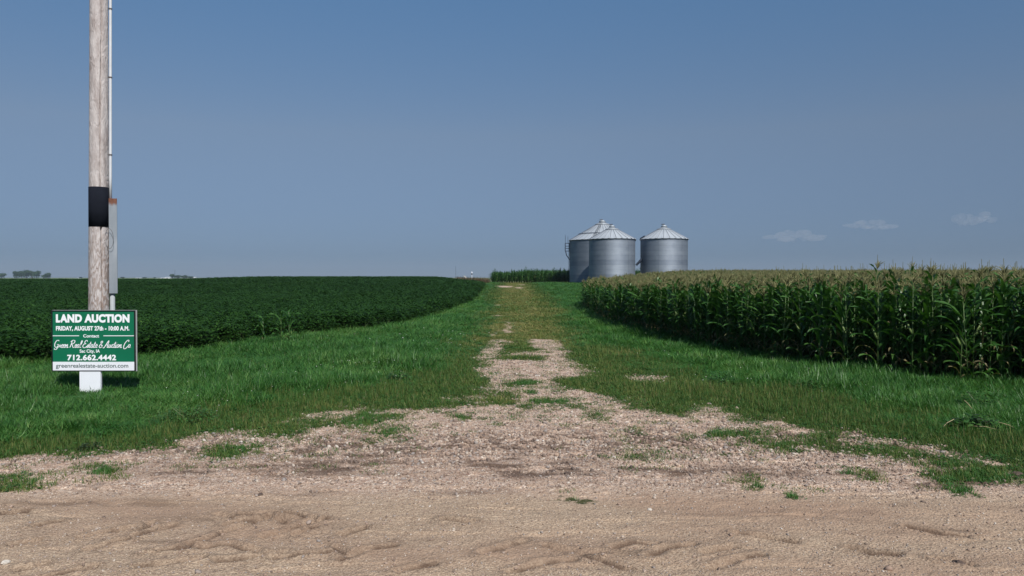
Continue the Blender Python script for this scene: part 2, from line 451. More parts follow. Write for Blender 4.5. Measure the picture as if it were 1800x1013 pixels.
def near_relief(X, Y, soft_road=None):
    """centimetre relief of the gravel: clods, wash lines and tyre prints"""
    near = (1 - sm(22, 32, Y)) * (1 - sm(16, 24, np.abs(X)))
    road = 1 - sm(7.4, 8.3, Y + .25 * (fbm(X * .7, Y * .7, 2, 3) - .5))
    z = .045 * (fbm(X * 2.2, Y * 2.6, 4, 41) - .5) + .024 * (fbm(X * 9, Y * 11, 3, 43) - .5) * (1 - .5 * road)
    wash = fbm(X * 1.1 + 3, Y * 5.5, 4, 47)
    z = z - .016 * sm(.56, .7, wash) * (1 - .3 * road)
    rut = np.exp(-((Y - 10.1 - .25 * np.sin(X * .4)) / .55) ** 2) * (.6 + .8 * fbm(X * .8, Y * .8, 2, 51))
    clod = fbm(X * 5.5, Y * 6.5, 3, 53)
    z = z + rut * (.035 * (clod - .5) - .012)
    for tr in TREADS:
        P = PG(tr)
        d = np.full(X.shape, 9.0)
        for a, b in zip(P[:-1], P[1:]):
            k = (np.abs(X - (a[0] + b[0]) / 2) < 1.2) & (np.abs(Y - (a[1] + b[1]) / 2) < 1.2)
            if k.any():
                dd = seg_d(X[k], Y[k], a, b); d[k] = np.minimum(d[k], dd)
        k = d < .3
        if k.any():
            w = .024 + .024 * fbm(X[k] * 7, Y[k] * 7, 2, 59)
            z[k] += -.026 * np.exp(-(d[k] / w) ** 2) + .012 * np.exp(-((d[k] - .075) / .03) ** 2) * (.4 + fbm(X[k] * 12, Y[k] * 12, 2, 61))
    return z * near, road * (1 - sm(30, 40, Y))

def damp_shade_at(X, Y):
    """dark damp earth: patches, the coarse rut across the drive mouth with painted shade between its stones, and the bottoms of the tyre prints"""
    d0 = np.zeros(X.shape)
    for (p, rx, ry) in DAMP:
        c = GP(*p); q = ((X - c[0]) / rx) ** 2 + ((Y - c[1]) / ry) ** 2
        d0 = np.maximum(d0, np.exp(-q))
    d0 = np.clip(d0 * (fbm(X * 3.1, Y * 7.5, 4, 81) * 3.8 - 1.05), 0, 1)
    d0 = d0 * np.where(Y < 8, .55, 1)
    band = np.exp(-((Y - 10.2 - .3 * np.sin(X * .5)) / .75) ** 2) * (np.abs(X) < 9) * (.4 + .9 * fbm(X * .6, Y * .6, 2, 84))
    d0 = np.maximum(d0, np.clip(1.25 * band * sm(.50, .60, fbm(X * 5.5, Y * 8, 3, 85)), 0, .95))  # dark speckles paint the small shadows between coarse stones into the damp band
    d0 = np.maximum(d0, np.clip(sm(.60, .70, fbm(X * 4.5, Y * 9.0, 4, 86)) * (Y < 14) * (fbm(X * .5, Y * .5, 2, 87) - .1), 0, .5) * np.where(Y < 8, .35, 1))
    for tr in TREADS:
        P = PG(tr)
        for a, b in zip(P[:-1], P[1:]):
            k = (np.abs(X - (a[0] + b[0]) / 2) < 1.0) & (np.abs(Y - (a[1] + b[1]) / 2) < .8)
            if k.any():
                d = seg_d(X[k] + .05 * (fbm(X[k] * 8, Y[k] * 8, 2, 88) - .5), Y[k] + .09 * (fbm(X[k] * 6, Y[k] * 8, 2, 89) - .5), a, b)
                d0[k] = np.maximum(d0[k], np.exp(-(d / .044) ** 2) * np.clip(4.0 * fbm(X[k] * 5, Y[k] * 5, 2, 83) - .7, 0, 1))
                d0[k] = np.maximum(d0[k], .40 * np.exp(-(d / .13) ** 2))
    return d0 * (Y < 30)

def full_height(X, Y):
    z, _ = near_relief(X, Y)
    return terrain(X, Y) + z

# ------------------------------------------------------------------ the ground: one sheet, cut along its kinds of surface
def grow(start, step, ratio, stop):
    out = [start]
    while out[-1] < stop:
        out.append(out[-1] + step); step *= ratio
    return out
xs = np.arange(-5.3, 5.3, .0145)
xp = np.array(grow(xs[-1] + .016, .018, 1.02, 60)); xp2 = np.array(grow(xp[-1] + 2, 2.0, 1.12, 9000))
xs = np.concatenate([-xp2[::-1], -xp[::-1], xs, xp, xp2])
ys = np.concatenate([np.arange(5.35, 8.0, .0145), np.arange(8.0, 11.5, .027)])
yb = np.array([-400, -120, -40, -15, -6, -2, 0, 1, 2, 3, 3.8, 4.4, 4.8, 5.0, 5.15, 5.27])
yf = np.array(grow(ys[-1] + .03, .032, 1.018, 170)); yf2 = np.array(grow(yf[-1] + 3, 3.5, 1.08, 9500))
ys = np.concatenate([yb, ys, yf, yf2])
GX, GY = np.meshgrid(xs, ys)
rel, roadm = near_relief(GX.ravel(), GY.ravel())
gx, gy = GX.ravel(), GY.ravel()
gz = terrain(gx, gy) + rel
gsd = np.full(gx.shape, -5.0)
kk = ((gy < 45) & (np.abs(gx) < 60)) | ((gy < 150) & (np.abs(gx) < 5))
gsd[kk] = gravel_mask(gx[kk], gy[kk])
far_spots = (fbm(gx * .9, gy * .35, 3, 71) > .56) & (np.abs(gx) < 2.2) & (gy > 100) & (gy < 150)
g_gravel = np.clip(.5 + gsd / .30, 0, 1)
lane_c = np.exp(-((gx - .6) / 2.1) ** 4) * sm(20, 30, gy) * (1 - sm(150, 165, gy))
g_damp_shade = damp_shade_at(gx, gy)
soy_in = np.zeros(gx.shape); k2 = (gy > 8) & (gy < 180) & (np.abs(gx) < 320)
soy_in[k2] = np.maximum(poly_sd(gx[k2], gy[k2], SOY), poly_sd(gx[k2], gy[k2], CORN)) > 0
farl = sm(175, 230, gy)
nx, ny = len(xs), len(ys)
idx = np.arange(nx * ny).reshape(ny, nx)
quads = np.stack([idx[:-1, :-1], idx[:-1, 1:], idx[1:, 1:], idx[1:, :-1]], -1).reshape(-1, 4)
qx = gx[quads].mean(1); qy = gy[quads].mean(1)
qg = gsd[quads].mean(1)
kind = np.zeros(len(quads), int)
kind[(np.abs(qx) < 2.4 + .5 * fbm(qx * 0 + 3, qy * .4, 2, 91)) & (qy > 19.5) & (qy < 150)] = 3
kind[(qg > 0) & (qy <= 19.5)] = 2
kind[(qy < 7.9 + .3 * (fbm(qx * .5, qy * 0, 2, 92) - .5))] = 1

def sheet(name, sel, label):
    q = quads[sel]
    used, inv = np.unique(q, return_inverse=True)
    inv = inv.reshape(q.shape)
    me = bpy.data.meshes.new(name)
    me.vertices.add(len(used)); me.loops.add(q.size); me.polygons.add(len(q))
    co = np.stack([gx[used], gy[used], gz[used]], -1).astype(np.float32)
    me.vertices.foreach_set('co', co.ravel())
    me.loops.foreach_set('vertex_index', inv.ravel().astype(np.int32))
    me.polygons.foreach_set('loop_start', np.arange(0, q.size, 4, dtype=np.int32))
    me.polygons.foreach_set('use_smooth', np.ones(len(q), bool))
    me.update(calc_edges=True)
    for nm, arr in (('gravel', g_gravel), ('damp', g_damp_shade), ('road', roadm), ('wear', lane_c), ('crop', soy_in), ('farland', farl)):
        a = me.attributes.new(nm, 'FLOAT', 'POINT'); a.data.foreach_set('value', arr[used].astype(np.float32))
    me.materials.append(M_GROUND)
    o = link_mesh(name, me)
    tag(o, label, None, None, 'structure')
    return o
sheet('ground', kind == 0, 'grassy and cropped ground rising gently to the horizon')
sheet('gravel_road', kind == 1, 'sandy gravel road with tyre prints across the foreground')
sheet('gravel_driveway', kind == 2, 'wide pinkish gravel apron leading off the road')
sheet('lane', kind == 3, 'worn field lane running up between the crops')

# ------------------------------------------------------------------ scattering (one object: templates + points, geometry nodes)
def scatter(name, templates, pos, rot, scl, tid, tint, mats, label, cat):
    v = []; f = []; mi = []; t_id = []
    for k, tb in enumerate(templates):
        n = len(v); v += tb.v; f += [tuple(i + n for i in q) for q in tb.f]; mi += tb.m; t_id += [k] * len(tb.v)
    me = bpy.data.meshes.new(name)
    nt = len(v); n = len(pos)
    me.from_pydata(v, [], f)
    me.vertices.add(n)
    co = np.concatenate([np.array(v, np.float32), np.asarray(pos, np.float32)])
    me.vertices.foreach_set('co', co.ravel())
    for m in mats: me.materials.append(m)
    me.polygons.foreach_set('material_index', np.array(mi, np.int32))
    me.polygons.foreach_set('use_smooth', np.ones(len(f), bool))
    def at(nm, typ, arr, key='value'):
        a = me.attributes.new(nm, typ, 'POINT'); a.data.foreach_set(key, np.ascontiguousarray(arr).ravel())
    at('tid', 'INT', np.concatenate([np.array(t_id), np.full(n, -1)]).astype(np.int32))
    at('pick', 'INT', np.concatenate([np.zeros(nt), tid]).astype(np.int32))
    at('rot', 'FLOAT_VECTOR', np.concatenate([np.zeros((nt, 3)), rot]).astype(np.float32), 'vector')
    at('scl', 'FLOAT_VECTOR', np.concatenate([np.ones((nt, 3)), scl]).astype(np.float32), 'vector')
    at('tint', 'FLOAT', np.concatenate([np.zeros(nt), tint]).astype(np.float32))
    me.update()
    o = link_mesh(name, me)
    ng = bpy.data.node_groups.new(name, 'GeometryNodeTree')
    ng.interface.new_socket('Geometry', in_out='INPUT', socket_type='NodeSocketGeometry')
    ng.interface.new_socket('Geometry', in_out='OUTPUT', socket_type='NodeSocketGeometry')
    N, L = ng.nodes, ng.links
    gi = N.new('NodeGroupInput'); go = N.new('NodeGroupOutput')
    def named(nm, typ):
        a = N.new('GeometryNodeInputNamedAttribute'); a.data_type = typ; a.inputs['Name'].default_value = nm; return a.outputs[0]
    tidn = named('tid', 'INT')
    def sep(k):
        c = N.new('FunctionNodeCompare'); c.data_type = 'INT'; c.operation = 'EQUAL'
        L.new(tidn, c.inputs[2]); c.inputs[3].default_value = k
        s = N.new('GeometryNodeSeparateGeometry'); s.domain = 'POINT'
        L.new(gi.outputs[0], s.inputs[0]); L.new(c.outputs[0], s.inputs[1]); return s.outputs[0]
    g2i = N.new('GeometryNodeGeometryToInstance')
    for k in reversed(range(len(templates))): L.new(sep(k), g2i.inputs[0])
    iop = N.new('GeometryNodeInstanceOnPoints')
    L.new(sep(-1), iop.inputs['Points']); L.new(g2i.outputs[0], iop.inputs['Instance'])
    iop.inputs['Pick Instance'].default_value = True
    L.new(named('pick', 'INT'), iop.inputs['Instance Index'])
    L.new(named('rot', 'FLOAT_VECTOR'), iop.inputs['Rotation'])
    L.new(named('scl', 'FLOAT_VECTOR'), iop.inputs['Scale'])
    L.new(iop.outputs[0], go.inputs[0])
    md = o.modifiers.new('scatter', 'NODES'); md.node_group = ng
    tag(o, label, cat, None, 'stuff')
    return o

def uni(a, b): return random.uniform(a, b)

# ---- grass
def blade(mb, x, y, h, w, az, lean, curl, mi=0):
    d = Vector((math.cos(az), math.sin(az), 0)); s = Vector((-d.y, d.x, 0))
    p = Vector((x, y, -.01)); vs = []; n = 3
    for i in range(n + 1):
        t = i / n
        q = p + Vector((0, 0, h * t * (1 - .25 * curl * t))) + d * (lean * h * t + curl * h * .6 * t * t)
        ww = w * (1 - t) ** .6 * .5
        if i < n: vs += [q - s * ww, q + s * ww]
        else: vs.append(q)
    mb.add(vs, [(0, 1, 3, 2), (2, 3, 5, 4), (4, 5, 6)], mi)
def grass_clump(nb, rad, h0, h1, w, dry=.04):
    mb = MB()
    for _ in range(nb):
        r = rad * math.sqrt(random.random()); a = uni(0, 6.283)
        blade(mb, r * math.cos(a), r * math.sin(a), uni(h0, h1), w * uni(.7, 1.3), uni(0, 6.283), uni(0, .35), uni(.05, .9), 1 if random.random() < dry else 0)
    return mb
def broad_clump(nl, rad, h, size, mi=0):
    mb = MB()
    for _ in range(nl):
        r = rad * math.sqrt(random.random()); a = uni(0, 6.283); z = h * (1 - (r / rad) ** 2 * .6) * uni(.35, 1)
        c = Vector((r * math.cos(a), r * math.sin(a), z)); L = size * uni(.6, 1.3)
        az = a + uni(-1, 1); tilt = uni(-.7, .5)
        d = Vector((math.cos(az) * math.cos(tilt), math.sin(az) * math.cos(tilt), math.sin(tilt))); s = d.cross(Vector((0, 0, 1))).normalized()
        mb.add([c, c + d * L * .5 + s * L * .3, c + d * L, c + d * L * .5 - s * L * .3], [(0, 1, 2, 3)], mi)
    return mb

def frustum_points(n, ymin, ymax, xlo=-.76, xhi=.76, pad=2.5, power=1.0):
    """points spread so that their number falls off with distance"""
    u = rng.random(n)
    if power == 1.0: Y = ymin * (ymax / ymin) ** u          # density ~ 1/Y^2 over area
    else: Y = ymin + (ymax - ymin) * u ** power
    X = rng.uniform(0, 1, n) * ((xhi - xlo) * Y + 2 * pad) + xlo * Y - pad
    return X, Y

def ground_pts(X, Y, dz=0.0):
    return np.stack([X, Y, full_height(X, Y) + dz], -1)

def green_filter(X, Y):
    g = gravel_mask(X, Y)
    soy = poly_sd(X, Y, SOY); corn = poly_sd(X, Y, CORN)
    return g, soy, corn

def make_grass():
    X, Y = frustum_points(390000, 7.9, 165)
    # keep density sensible: points per area ~ 1/Y^2 -> fine near, coarse far, scale up with distance
    g, soy, corn = green_filter(X, Y)
    sh = poly_sd(X + (fbm(X * .9, Y * .9, 4, 15) - .5) * 2.2 + rng.normal(0, .15, len(X)), Y + (fbm(X * .9, Y * .9, 4, 16) - .5) * 2.2, SHORTZ)
    farc = poly_sd(X, Y, FARCORN)
    keep = (soy < .35) & (corn < .5) & (farc < .1)
    jit = (rng.random(len(X)) - .5)
    tall = keep & (sh < 0) & (g < -.12)
    th = np.clip(-sh / 1.2, .25, 1)
    pat = fbm(X * .45, Y * .35, 3, 25)
    dist = np.maximum(Y / 16.0, .75)
    # tall verge grass
    k = tall
    s = (.10 + .78 * pat[k]) * th[k]
    s = s * (1 + .25 * np.exp(-np.clip(-corn[k], 0, 9) / 1.2)) * (.75 + .5 * fbm(X[k] * 1.9, Y[k] * 1.6, 3, 28)) * (.65 + .7 * rng.random(k.sum()))
    s = s * np.where(X[k] > 0, 1.0, .95)
    s = np.where(Y[k] > 60, s * .75, s)
    s = s * (1 - .85 * np.exp(-((X[k] + 7.9) / .45) ** 2 - ((Y[k] - 13.8) / .7) ** 2))
    wd = np.clip(dist[k], .8, 4.5)
    scl = np.stack([wd ** .75 * (.9 + .2 * rng.random(k.sum())), wd ** .75, s], -1)
    n = k.sum()
    tint = np.clip(.26 + .5 * np.exp(-np.abs(soy[k]) / .5) + 1.1 * (fbm(X[k] * .5 + 9, Y[k] * .4, 3, 27) - .5) + 1.3 * (fbm(X[k] * 2.6, Y[k] * 2.0, 3, 29) - .5) + .35 * (rng.random(n) - .5), 0, 1)
    rot = np.stack([rng.normal(0, .12, n), rng.normal(0, .12, n), rng.uniform(0, 6.283, n)], -1)
    tm = [grass_clump(30, .17, .12, .42, .014, .02) for _ in range(4)] + [grass_clump(16, .15, .20, .56, .018, .08), broad_clump(26, .14, .22, .07, 2), broad_clump(16, .12, .16, .10, 2)]
    pick = rng.choice(7, n, p=[.2, .2, .2, .17, .13, .06, .04])
    P = ground_pts(X[k], Y[k])
    scatter('tall_grass', tm, P, rot, scl, pick, tint, [M_GRASS, M_DRY, M_WEED], 'long green verge grass on both sides of the lane', 'grass')
    # short trodden grass
    edge_d = g + (fbm(X * 2.5, Y * 2.0, 3, 35) - .5) * .5
    prob = np.clip(.42 - edge_d / .75, 0, 1)
    lanearea = sm(11.5, 13.5, Y) * (1 - sm(24, 28, Y)) * (np.abs(X) < 4.5)
    prob = np.maximum(prob, .4 * lanearea * (fbm(X * 2.6, Y * 2.0, 4, 36) > .59))
    intuft = np.zeros(len(X), bool)
    for b in TUFT: intuft |= poly_sd(X, Y, b) > -.15
    prob = np.where(intuft, prob * np.clip(fbm(X * 6, Y * 5, 3, 34) * 2.6 - .75, 0, 1), prob)
    prob = np.maximum(prob, (.07 + .13 * sm(1.2, 2.2, X) * sm(9.5, 10.6, Y)) * (g < 1.1) * (Y > 8.8) * (fbm(X * 5.0, Y * 4.0, 3, 38) > .58))
    stray = (rng.random(len(X)) < .02 * (Y > 8.6)) & (fbm(X * 1.2, Y * 1.2, 3, 37) > .55)
    prob = prob * np.clip(1.9 * fbm(X * 1.7, Y * 1.3, 4, 33) - .12, .25, 1)
    k = (keep & (sh >= -.35) & (rng.random(len(X)) < prob)) | (keep & stray)
    worn = np.exp(-((X[k] - .6) / 2.0) ** 4) * sm(20, 30, Y[k]) * (.55 + .6 * fbm(X[k] * 1.5, Y[k] * .3, 3, 48))
    n = k.sum()
    wd = np.clip(Y[k] / 16.0, .75, 4.5)
    hh = (.6 + .8 * fbm(X[k] * .9, Y[k] * .9, 3, 39)) * (1 - .45 * worn) * np.clip(.6 - g[k] * .6, .45, 1.5)
    scl = np.stack([wd ** .8, wd ** .8, hh], -1)
    tint = np.clip(.06 + 1.0 * worn + 1.0 * (fbm(X[k] * 2.2, Y[k] * 1.7, 3, 49) - .5) + .8 * (fbm(X[k] * .6 + 4, Y[k] * .5, 2, 50) - .5) + .7 * (fbm(X[k] * .7, Y[k] * .5, 3, 40) - .4) + .2 * (rng.random(n) - .5), 0, 1)
    rot = np.stack([rng.normal(0, .1, n), rng.normal(0, .1, n), rng.uniform(0, 6.283, n)], -1)
    tm = [grass_clump(42, .15, .03, .09, .008, .02) for _ in range(3)] + [grass_clump(26, .15, .06, .19, .010, .06)] + [broad_clump(30, .13, .06, .04, 2)]
    scatter('short_grass', tm, ground_pts(X[k], Y[k]), rot, scl, rng.choice(5, n, p=[.26, .26, .24, .13, .11]), tint, [M_SHORT, M_DRY, M_WEED], 'short trodden grass along the lane and gravel edge', 'grass')
make_grass()

# ---- tufts out on the gravel get a little extra growth
def make_tufts():
    px, py = [], []
    for P in TUFT:
        P = np.array(P); c = P.mean(0)
        w = P[:, 0].ptp() if hasattr(P[:, 0], 'ptp') else np.ptp(P[:, 0]); h = np.ptp(P[:, 1])
        n = int(max(10, min(160, w * h * 220)))
        x = rng.uniform(P[:, 0].min(), P[:, 0].max(), n * 2); y = rng.uniform(P[:, 1].min(), P[:, 1].max(), n * 2)
        k = poly_sd(x, y, P) + .35 * (fbm(x * 3, y * 3, 2, 19) - .5) > .0
        px.append(x[k]); py.append(y[k])
    X = np.concatenate(px); Y = np.concatenate(py); n = len(X)
    s = .35 + .45 * rng.random(n)
    tm = [grass_clump(16, .06, .04, .12, .007, .05) for _ in range(3)] + [broad_clump(12, .06, .05, .035, 2)]
    scatter('grass_tufts', tm, ground_pts(X, Y), np.stack([rng.normal(0, .1, n), rng.normal(0, .1, n), rng.uniform(0, 6.28, n)], -1), np.stack([s * 1.1, s * 1.1, s * 1.1], -1),
            rng.choice(4, n), rng.random(n) * .5, [M_GRASS, M_DRY, M_WEED], 'small green tufts growing out on the gravel', 'grass')
make_tufts()

# ---- gravel stones
def stone():
    mb = MB(); t = (1 + 5 ** .5) / 2
    v = [Vector(p).normalized() for p in ((-1, t, 0), (1, t, 0), (-1, -t, 0), (1, -t, 0), (0, -1, t), (0, 1, t), (0, -1, -t), (0, 1, -t), (t, 0, -1), (t, 0, 1), (-t, 0, -1), (-t, 0, 1))]
    f = [(0, 11, 5), (0, 5, 1), (0, 1, 7), (0, 7, 10), (0, 10, 11), (1, 5, 9), (5, 11, 4), (11, 10, 2), (10, 7, 6), (7, 1, 8), (3, 9, 4), (3, 4, 2), (3, 2, 6), (3, 6, 8), (3, 8, 9), (4, 9, 5), (2, 4, 11), (6, 2, 10), (8, 6, 7), (9, 8, 1)]
    sx, sy, sz = uni(.7, 1.2), uni(.6, 1), uni(.4, .7)
    v = [Vector((p.x * sx, p.y * sy, p.z * sz)) * uni(.78, 1.15) for p in v]
    return mb.add(v, f)
def make_stones():
    n0 = 300000
    X, Y = frustum_points(n0, 5.4, 27, pad=1.0)
    g = gravel_mask(X, Y)
    road = 1 - sm(7.3, 8.3, Y)
    rut = np.exp(-((Y - 10.0) / .9) ** 2)
    pr = np.clip(.5 + g / .8, 0, 1) * (.5 + .5 * (1 - road)) * (.5 + .8 * fbm(X * 1.5, Y * 1.5, 3, 66))
    k = rng.random(n0) < pr
    X, Y, road, rut = X[k], Y[k], road[k], rut[k]; n = len(X)
    s = np.exp(rng.normal(math.log(.0088), .5, n)) * (1 + .65 * rut) * (1 - .40 * road) * np.clip(Y / 11, .8, 1.5)
    dmp_shade = damp_shade_at(X, Y)
    kp = rng.random(n) > np.clip(dmp_shade * 1.3, 0, 1) * np.maximum(road, .6)
    X, Y, road, rut, s, dmp_shade = X[kp], Y[kp], road[kp], rut[kp], s[kp], dmp_shade[kp]; n = len(X)
    s = s * (1 + .5 * dmp_shade)
    big = rng.random(n) < .004; s[big] *= 2.0
    s = np.minimum(s, .035)
    P = ground_pts(X, Y, 0); P[:, 2] += s * .25
    rot = np.stack([rng.normal(0, .35, n), rng.normal(0, .35, n), rng.uniform(0, 6.283, n)], -1)
    scatter('gravel_stones', [stone() for _ in range(6)], P, rot, np.stack([s, s, s], -1), rng.integers(0, 6, n), np.clip(rng.random(n) * (1 - .85 * dmp_shade * (rng.random(n) < .75)) , 0, 1), [M_STONE], 'loose pinkish and grey gravel stones on road and driveway', 'gravel')
make_stones()

# ---- clover flowers in the left verge
def make_flowers():
    cs = [(640, 655, .9), (690, 645, .7), (620, 665, .8), (395, 700, .5), (800, 610, 1.2), (815, 595, 1.0), (700, 600, 1.5), (560, 680, 1.2), (1110, 640, 1.5), (1330, 680, 1.2), (450, 710, .8), (1480, 700, 1.5)]
    X, Y = [], []
    for (x, y, r) in cs:
        c = GP(x, y); m = 9
        X += list(c[0] + rng.normal(0, r, m)); Y += list(c[1] + rng.normal(0, r, m))
    X, Y = np.array(X), np.array(Y); n = len(X)
    mb = stone()
    s = rng.uniform(.008, .015, n) * np.clip(Y / 18, .8, 2)
    P = ground_pts(X, Y, 0); P[:, 2] += rng.uniform(.16, .26, n)
    scatter('clover_flowers', [mb, stone()], P, np.zeros((n, 3)), np.stack([s, s, s], -1), rng.integers(0, 2, n), rng.random(n), [M_FLOWER], 'tiny white clover heads dotted through the verge grass', 'flowers')
make_flowers()

# ---- soybeans
def soy_bush():
    mb = MB()
    for _ in range(78):
        u = random.random(); a = uni(0, 6.283); r = .36 * math.sqrt(u); z = .82 * (1 - .55 * u ** 1.5) * uni(.62, 1.03)
        if random.random() < .3: r = .34 * uni(.8, 1.1); z = uni(.12, .6)
        c = Vector((r * math.cos(a), r * math.sin(a), z)); base = uni(0, 6.28)
        for k in range(3):
            az = base + (k - 1) * 1.25; L = uni(.075, .115); tilt = uni(-.65, .25)
            d = Vector((math.cos(az) * math.cos(tilt), math.sin(az) * math.cos(tilt), math.sin(tilt))); s = d.cross(Vector((0, 0, 1))).normalized() * L * .34
            q = c + d * .015
            mb.add([q, q + d * L * .4 + s, q + d * L, q + d * L * .4 - s], [(0, 1, 2, 3)])
    for _ in range(5):
        a = uni(0, 6.28); mb.tube([(0, 0, 0), (.12 * math.cos(a), .12 * math.sin(a), .5)], .006, 4, 1, False)
    return mb
def make_soy():
    parts = []
    for (y0, y1, dens) in ((17.5, 32, 7.5), (32, 55, 5.0), (55, 95, 3.0), (95, 178, 1.9)):
        A = (y1 - y0) * (.78 * (y0 + y1) / 2 + 4); n = int(A * dens)
        Y = rng.uniform(y0, y1, n); X = rng.uniform(-1, 0, n) * (.78 * Y + 4)
        k = poly_sd(X, Y, SOY) > .15
        parts.append(np.stack([X[k], Y[k], np.full(k.sum(), {7.5: 1.0, 5.0: 1.15, 3.0: 1.4, 1.9: 1.75}[dens])], -1))
    A = np.concatenate(parts); X, Y, w = A.T; n = len(X)
    hv = .88 + .22 * fbm(X * .3, Y * .3, 3, 44) + rng.normal(0, .04, n)
    sd_ = poly_sd(X, Y, SOY); hv *= .82 + .18 * np.clip(sd_ / 1.0, 0, 1)
    scl = np.stack([w, w, hv], -1)
    rot = np.stack([rng.normal(0, .06, n), rng.normal(0, .06, n), rng.uniform(0, 6.283, n)], -1)
    P = np.stack([X, Y, terrain(X, Y) - .01], -1)
    tint = np.clip(.2 + .9 * (fbm(X * .12, Y * .12, 3, 46) - .4) + rng.normal(0, .1, n) + .25 * np.exp(-sd_ / .5), 0, 1)
    scatter('soybean_plants', [soy_bush() for _ in range(6)], P, rot, scl, rng.integers(0, 6, n), tint, [M_SOY, M_STALK], 'dense dark green soybean crop filling the field left of the lane', 'soybeans')
make_soy()

# ---- corn
def corn_leaf(mb, h, az, L, w, rise, droop, mi=0, twist=0.0):
    d = Vector((math.cos(az), math.sin(az), 0)); s = Vector((-d.y, d.x, 0))
    p = Vector((0, 0, h)) + d * .012; ang = rise; n = 7; vs = []; step = L / n
    for i in range(n + 1):
        t = i / n
        wd = w * .5 * min(1, (.45 + 2.2 * t)) * (1 - t ** 2.2) + .001
        nrm = Vector((-math.sin(ang) * d.x, -math.sin(ang) * d.y, math.cos(ang)))
        sv = (s * math.cos(twist * t) + nrm * math.sin(twist * t))
        wav = .012 * math.sin(t * 14 + az * 3)
        vs += [p - sv * wd + nrm * (wd * .35 + wav), p.copy(), p + sv * wd + nrm * (wd * .35 - wav)]
        p = p + (d * math.cos(ang) + Vector((0, 0, math.sin(ang)))) * step
        ang -= droop * (.4 + 1.5 * t) / n * 1.2
    fs = []
    for i in range(n):
        a = i * 3
        fs += [(a, a + 1, a + 4, a + 3), (a + 1, a + 2, a + 5, a + 4)]
    mb.add(vs, fs, mi)
def corn_parts(H=2.25, seed=0, tassel=True, lk=1.0, ro=0.0):
    random.seed(1000 + seed)
    st, lf, ts, er = MB(), MB(), MB(), MB()
    hs_ = H - .28
    bend = (uni(-.03, .03), uni(-.03, .03))
    st.tube([(0, 0, -.03), (bend[0] * .3, bend[1] * .3, hs_ * .5), (bend[0], bend[1], hs_)], [.014, .011, .006], 6, 0)
    base = uni(0, 6.283)
    n = 16
    for i in range(n):
        t = (i + .6) / n
        h = hs_ * (.06 + .92 * t)
        az = base + (i % 2) * math.pi + (uni(-.35, .35) if ro == 0 else uni(-1.4, 1.4))
        L = (.42 + .46 * math.sin(math.pi * min(1, t * .98))) * uni(.85, 1.12) * lk * (1 - .38 * max(0, (t - .78) / .22))
        rise = uni(.85, 1.15) + .28 * t + ro
        droop = uni(1.6, 2.6) * (1 - .45 * t)
        dry = (t < .2 and random.random() < .35) or (t < .45 and random.random() < .10)
        if dry: L *= .75; droop *= 1.25
        corn_leaf(lf, h, az, L, (.094 if not dry else .045) * uni(.85, 1.15), rise, droop, 1 if dry else 0, uni(-.8, .8))
    if tassel:
        ts.tube([(bend[0], bend[1], hs_ - .02), (bend[0], bend[1], H + .10)], [.006, .005], 4, 0, False)
        for k in range(14):
            a = uni(0, 6.283); L = uni(.14, .26); up = uni(.8, 1.35); z0 = hs_ + uni(.02, .12)
            q0 = Vector((bend[0], bend[1], z0)); d = Vector((math.cos(a) * math.cos(up), math.sin(a) * math.cos(up), math.sin(up)))
            q1 = q0 + d * L * .6; q2 = q1 + (d + Vector((0, 0, -.45))).normalized() * L * .4
            ts.tube([q0, q1, q2], [.006, .0075, .004], 3, 0, False)
    a = base + uni(-.4, .4) + math.pi * random.randint(0, 1); z = hs_ * uni(.42, .5)
    d = Vector((math.cos(a) * .35, math.sin(a) * .35, .93)).normalized(); q = Vector((math.cos(a) * .02, math.sin(a) * .02, z))
    er.tube([q, q + d * .06, q + d * .15, q + d * .23, q + d * .27], [.010, .026, .028, .016, .004], 7, 0)
    er.tube([q + d * .26, q + d * .30 + Vector((math.cos(a) * .02, math.sin(a) * .02, 0))], [.010, .006], 5, 1)
    return st, lf, ts, er

NV = 7
CP = [corn_parts(2.25 + .12 * (k % 3) - .06, k) for k in range(NV)]
random.seed(99)
corn_meshes = [(c[0].mesh('stalk', [M_STALK], True), c[1].mesh('leaves', [M_CORN, M_CORNDRY], True), c[2].mesh('tassel', [M_TASSEL], True), c[3].mesh('ear', [M_HUSK, M_TASSEL], True)) for c in CP]
def corn_template(c):
    mb = MB()
    mb.add(c[0].v, c[0].f, 0); mb.m[-len(c[0].f):] = [2] * len(c[0].f)
    n = len(mb.v)
    for part, mp in ((c[1], {0: 0, 1: 1}), (c[2], {0: 3}), (c[3], {0: 4, 1: 3})):
        n = len(mb.v); mb.v += part.v; mb.f += [tuple(i + n for i in q) for q in part.f]; mb.m += [mp[i] for i in part.m]
    return mb
CORN_T = [corn_template(c) for c in CP]
CORN_M = [M_CORN, M_CORNDRY, M_STALK, M_TASSEL, M_HUSK]

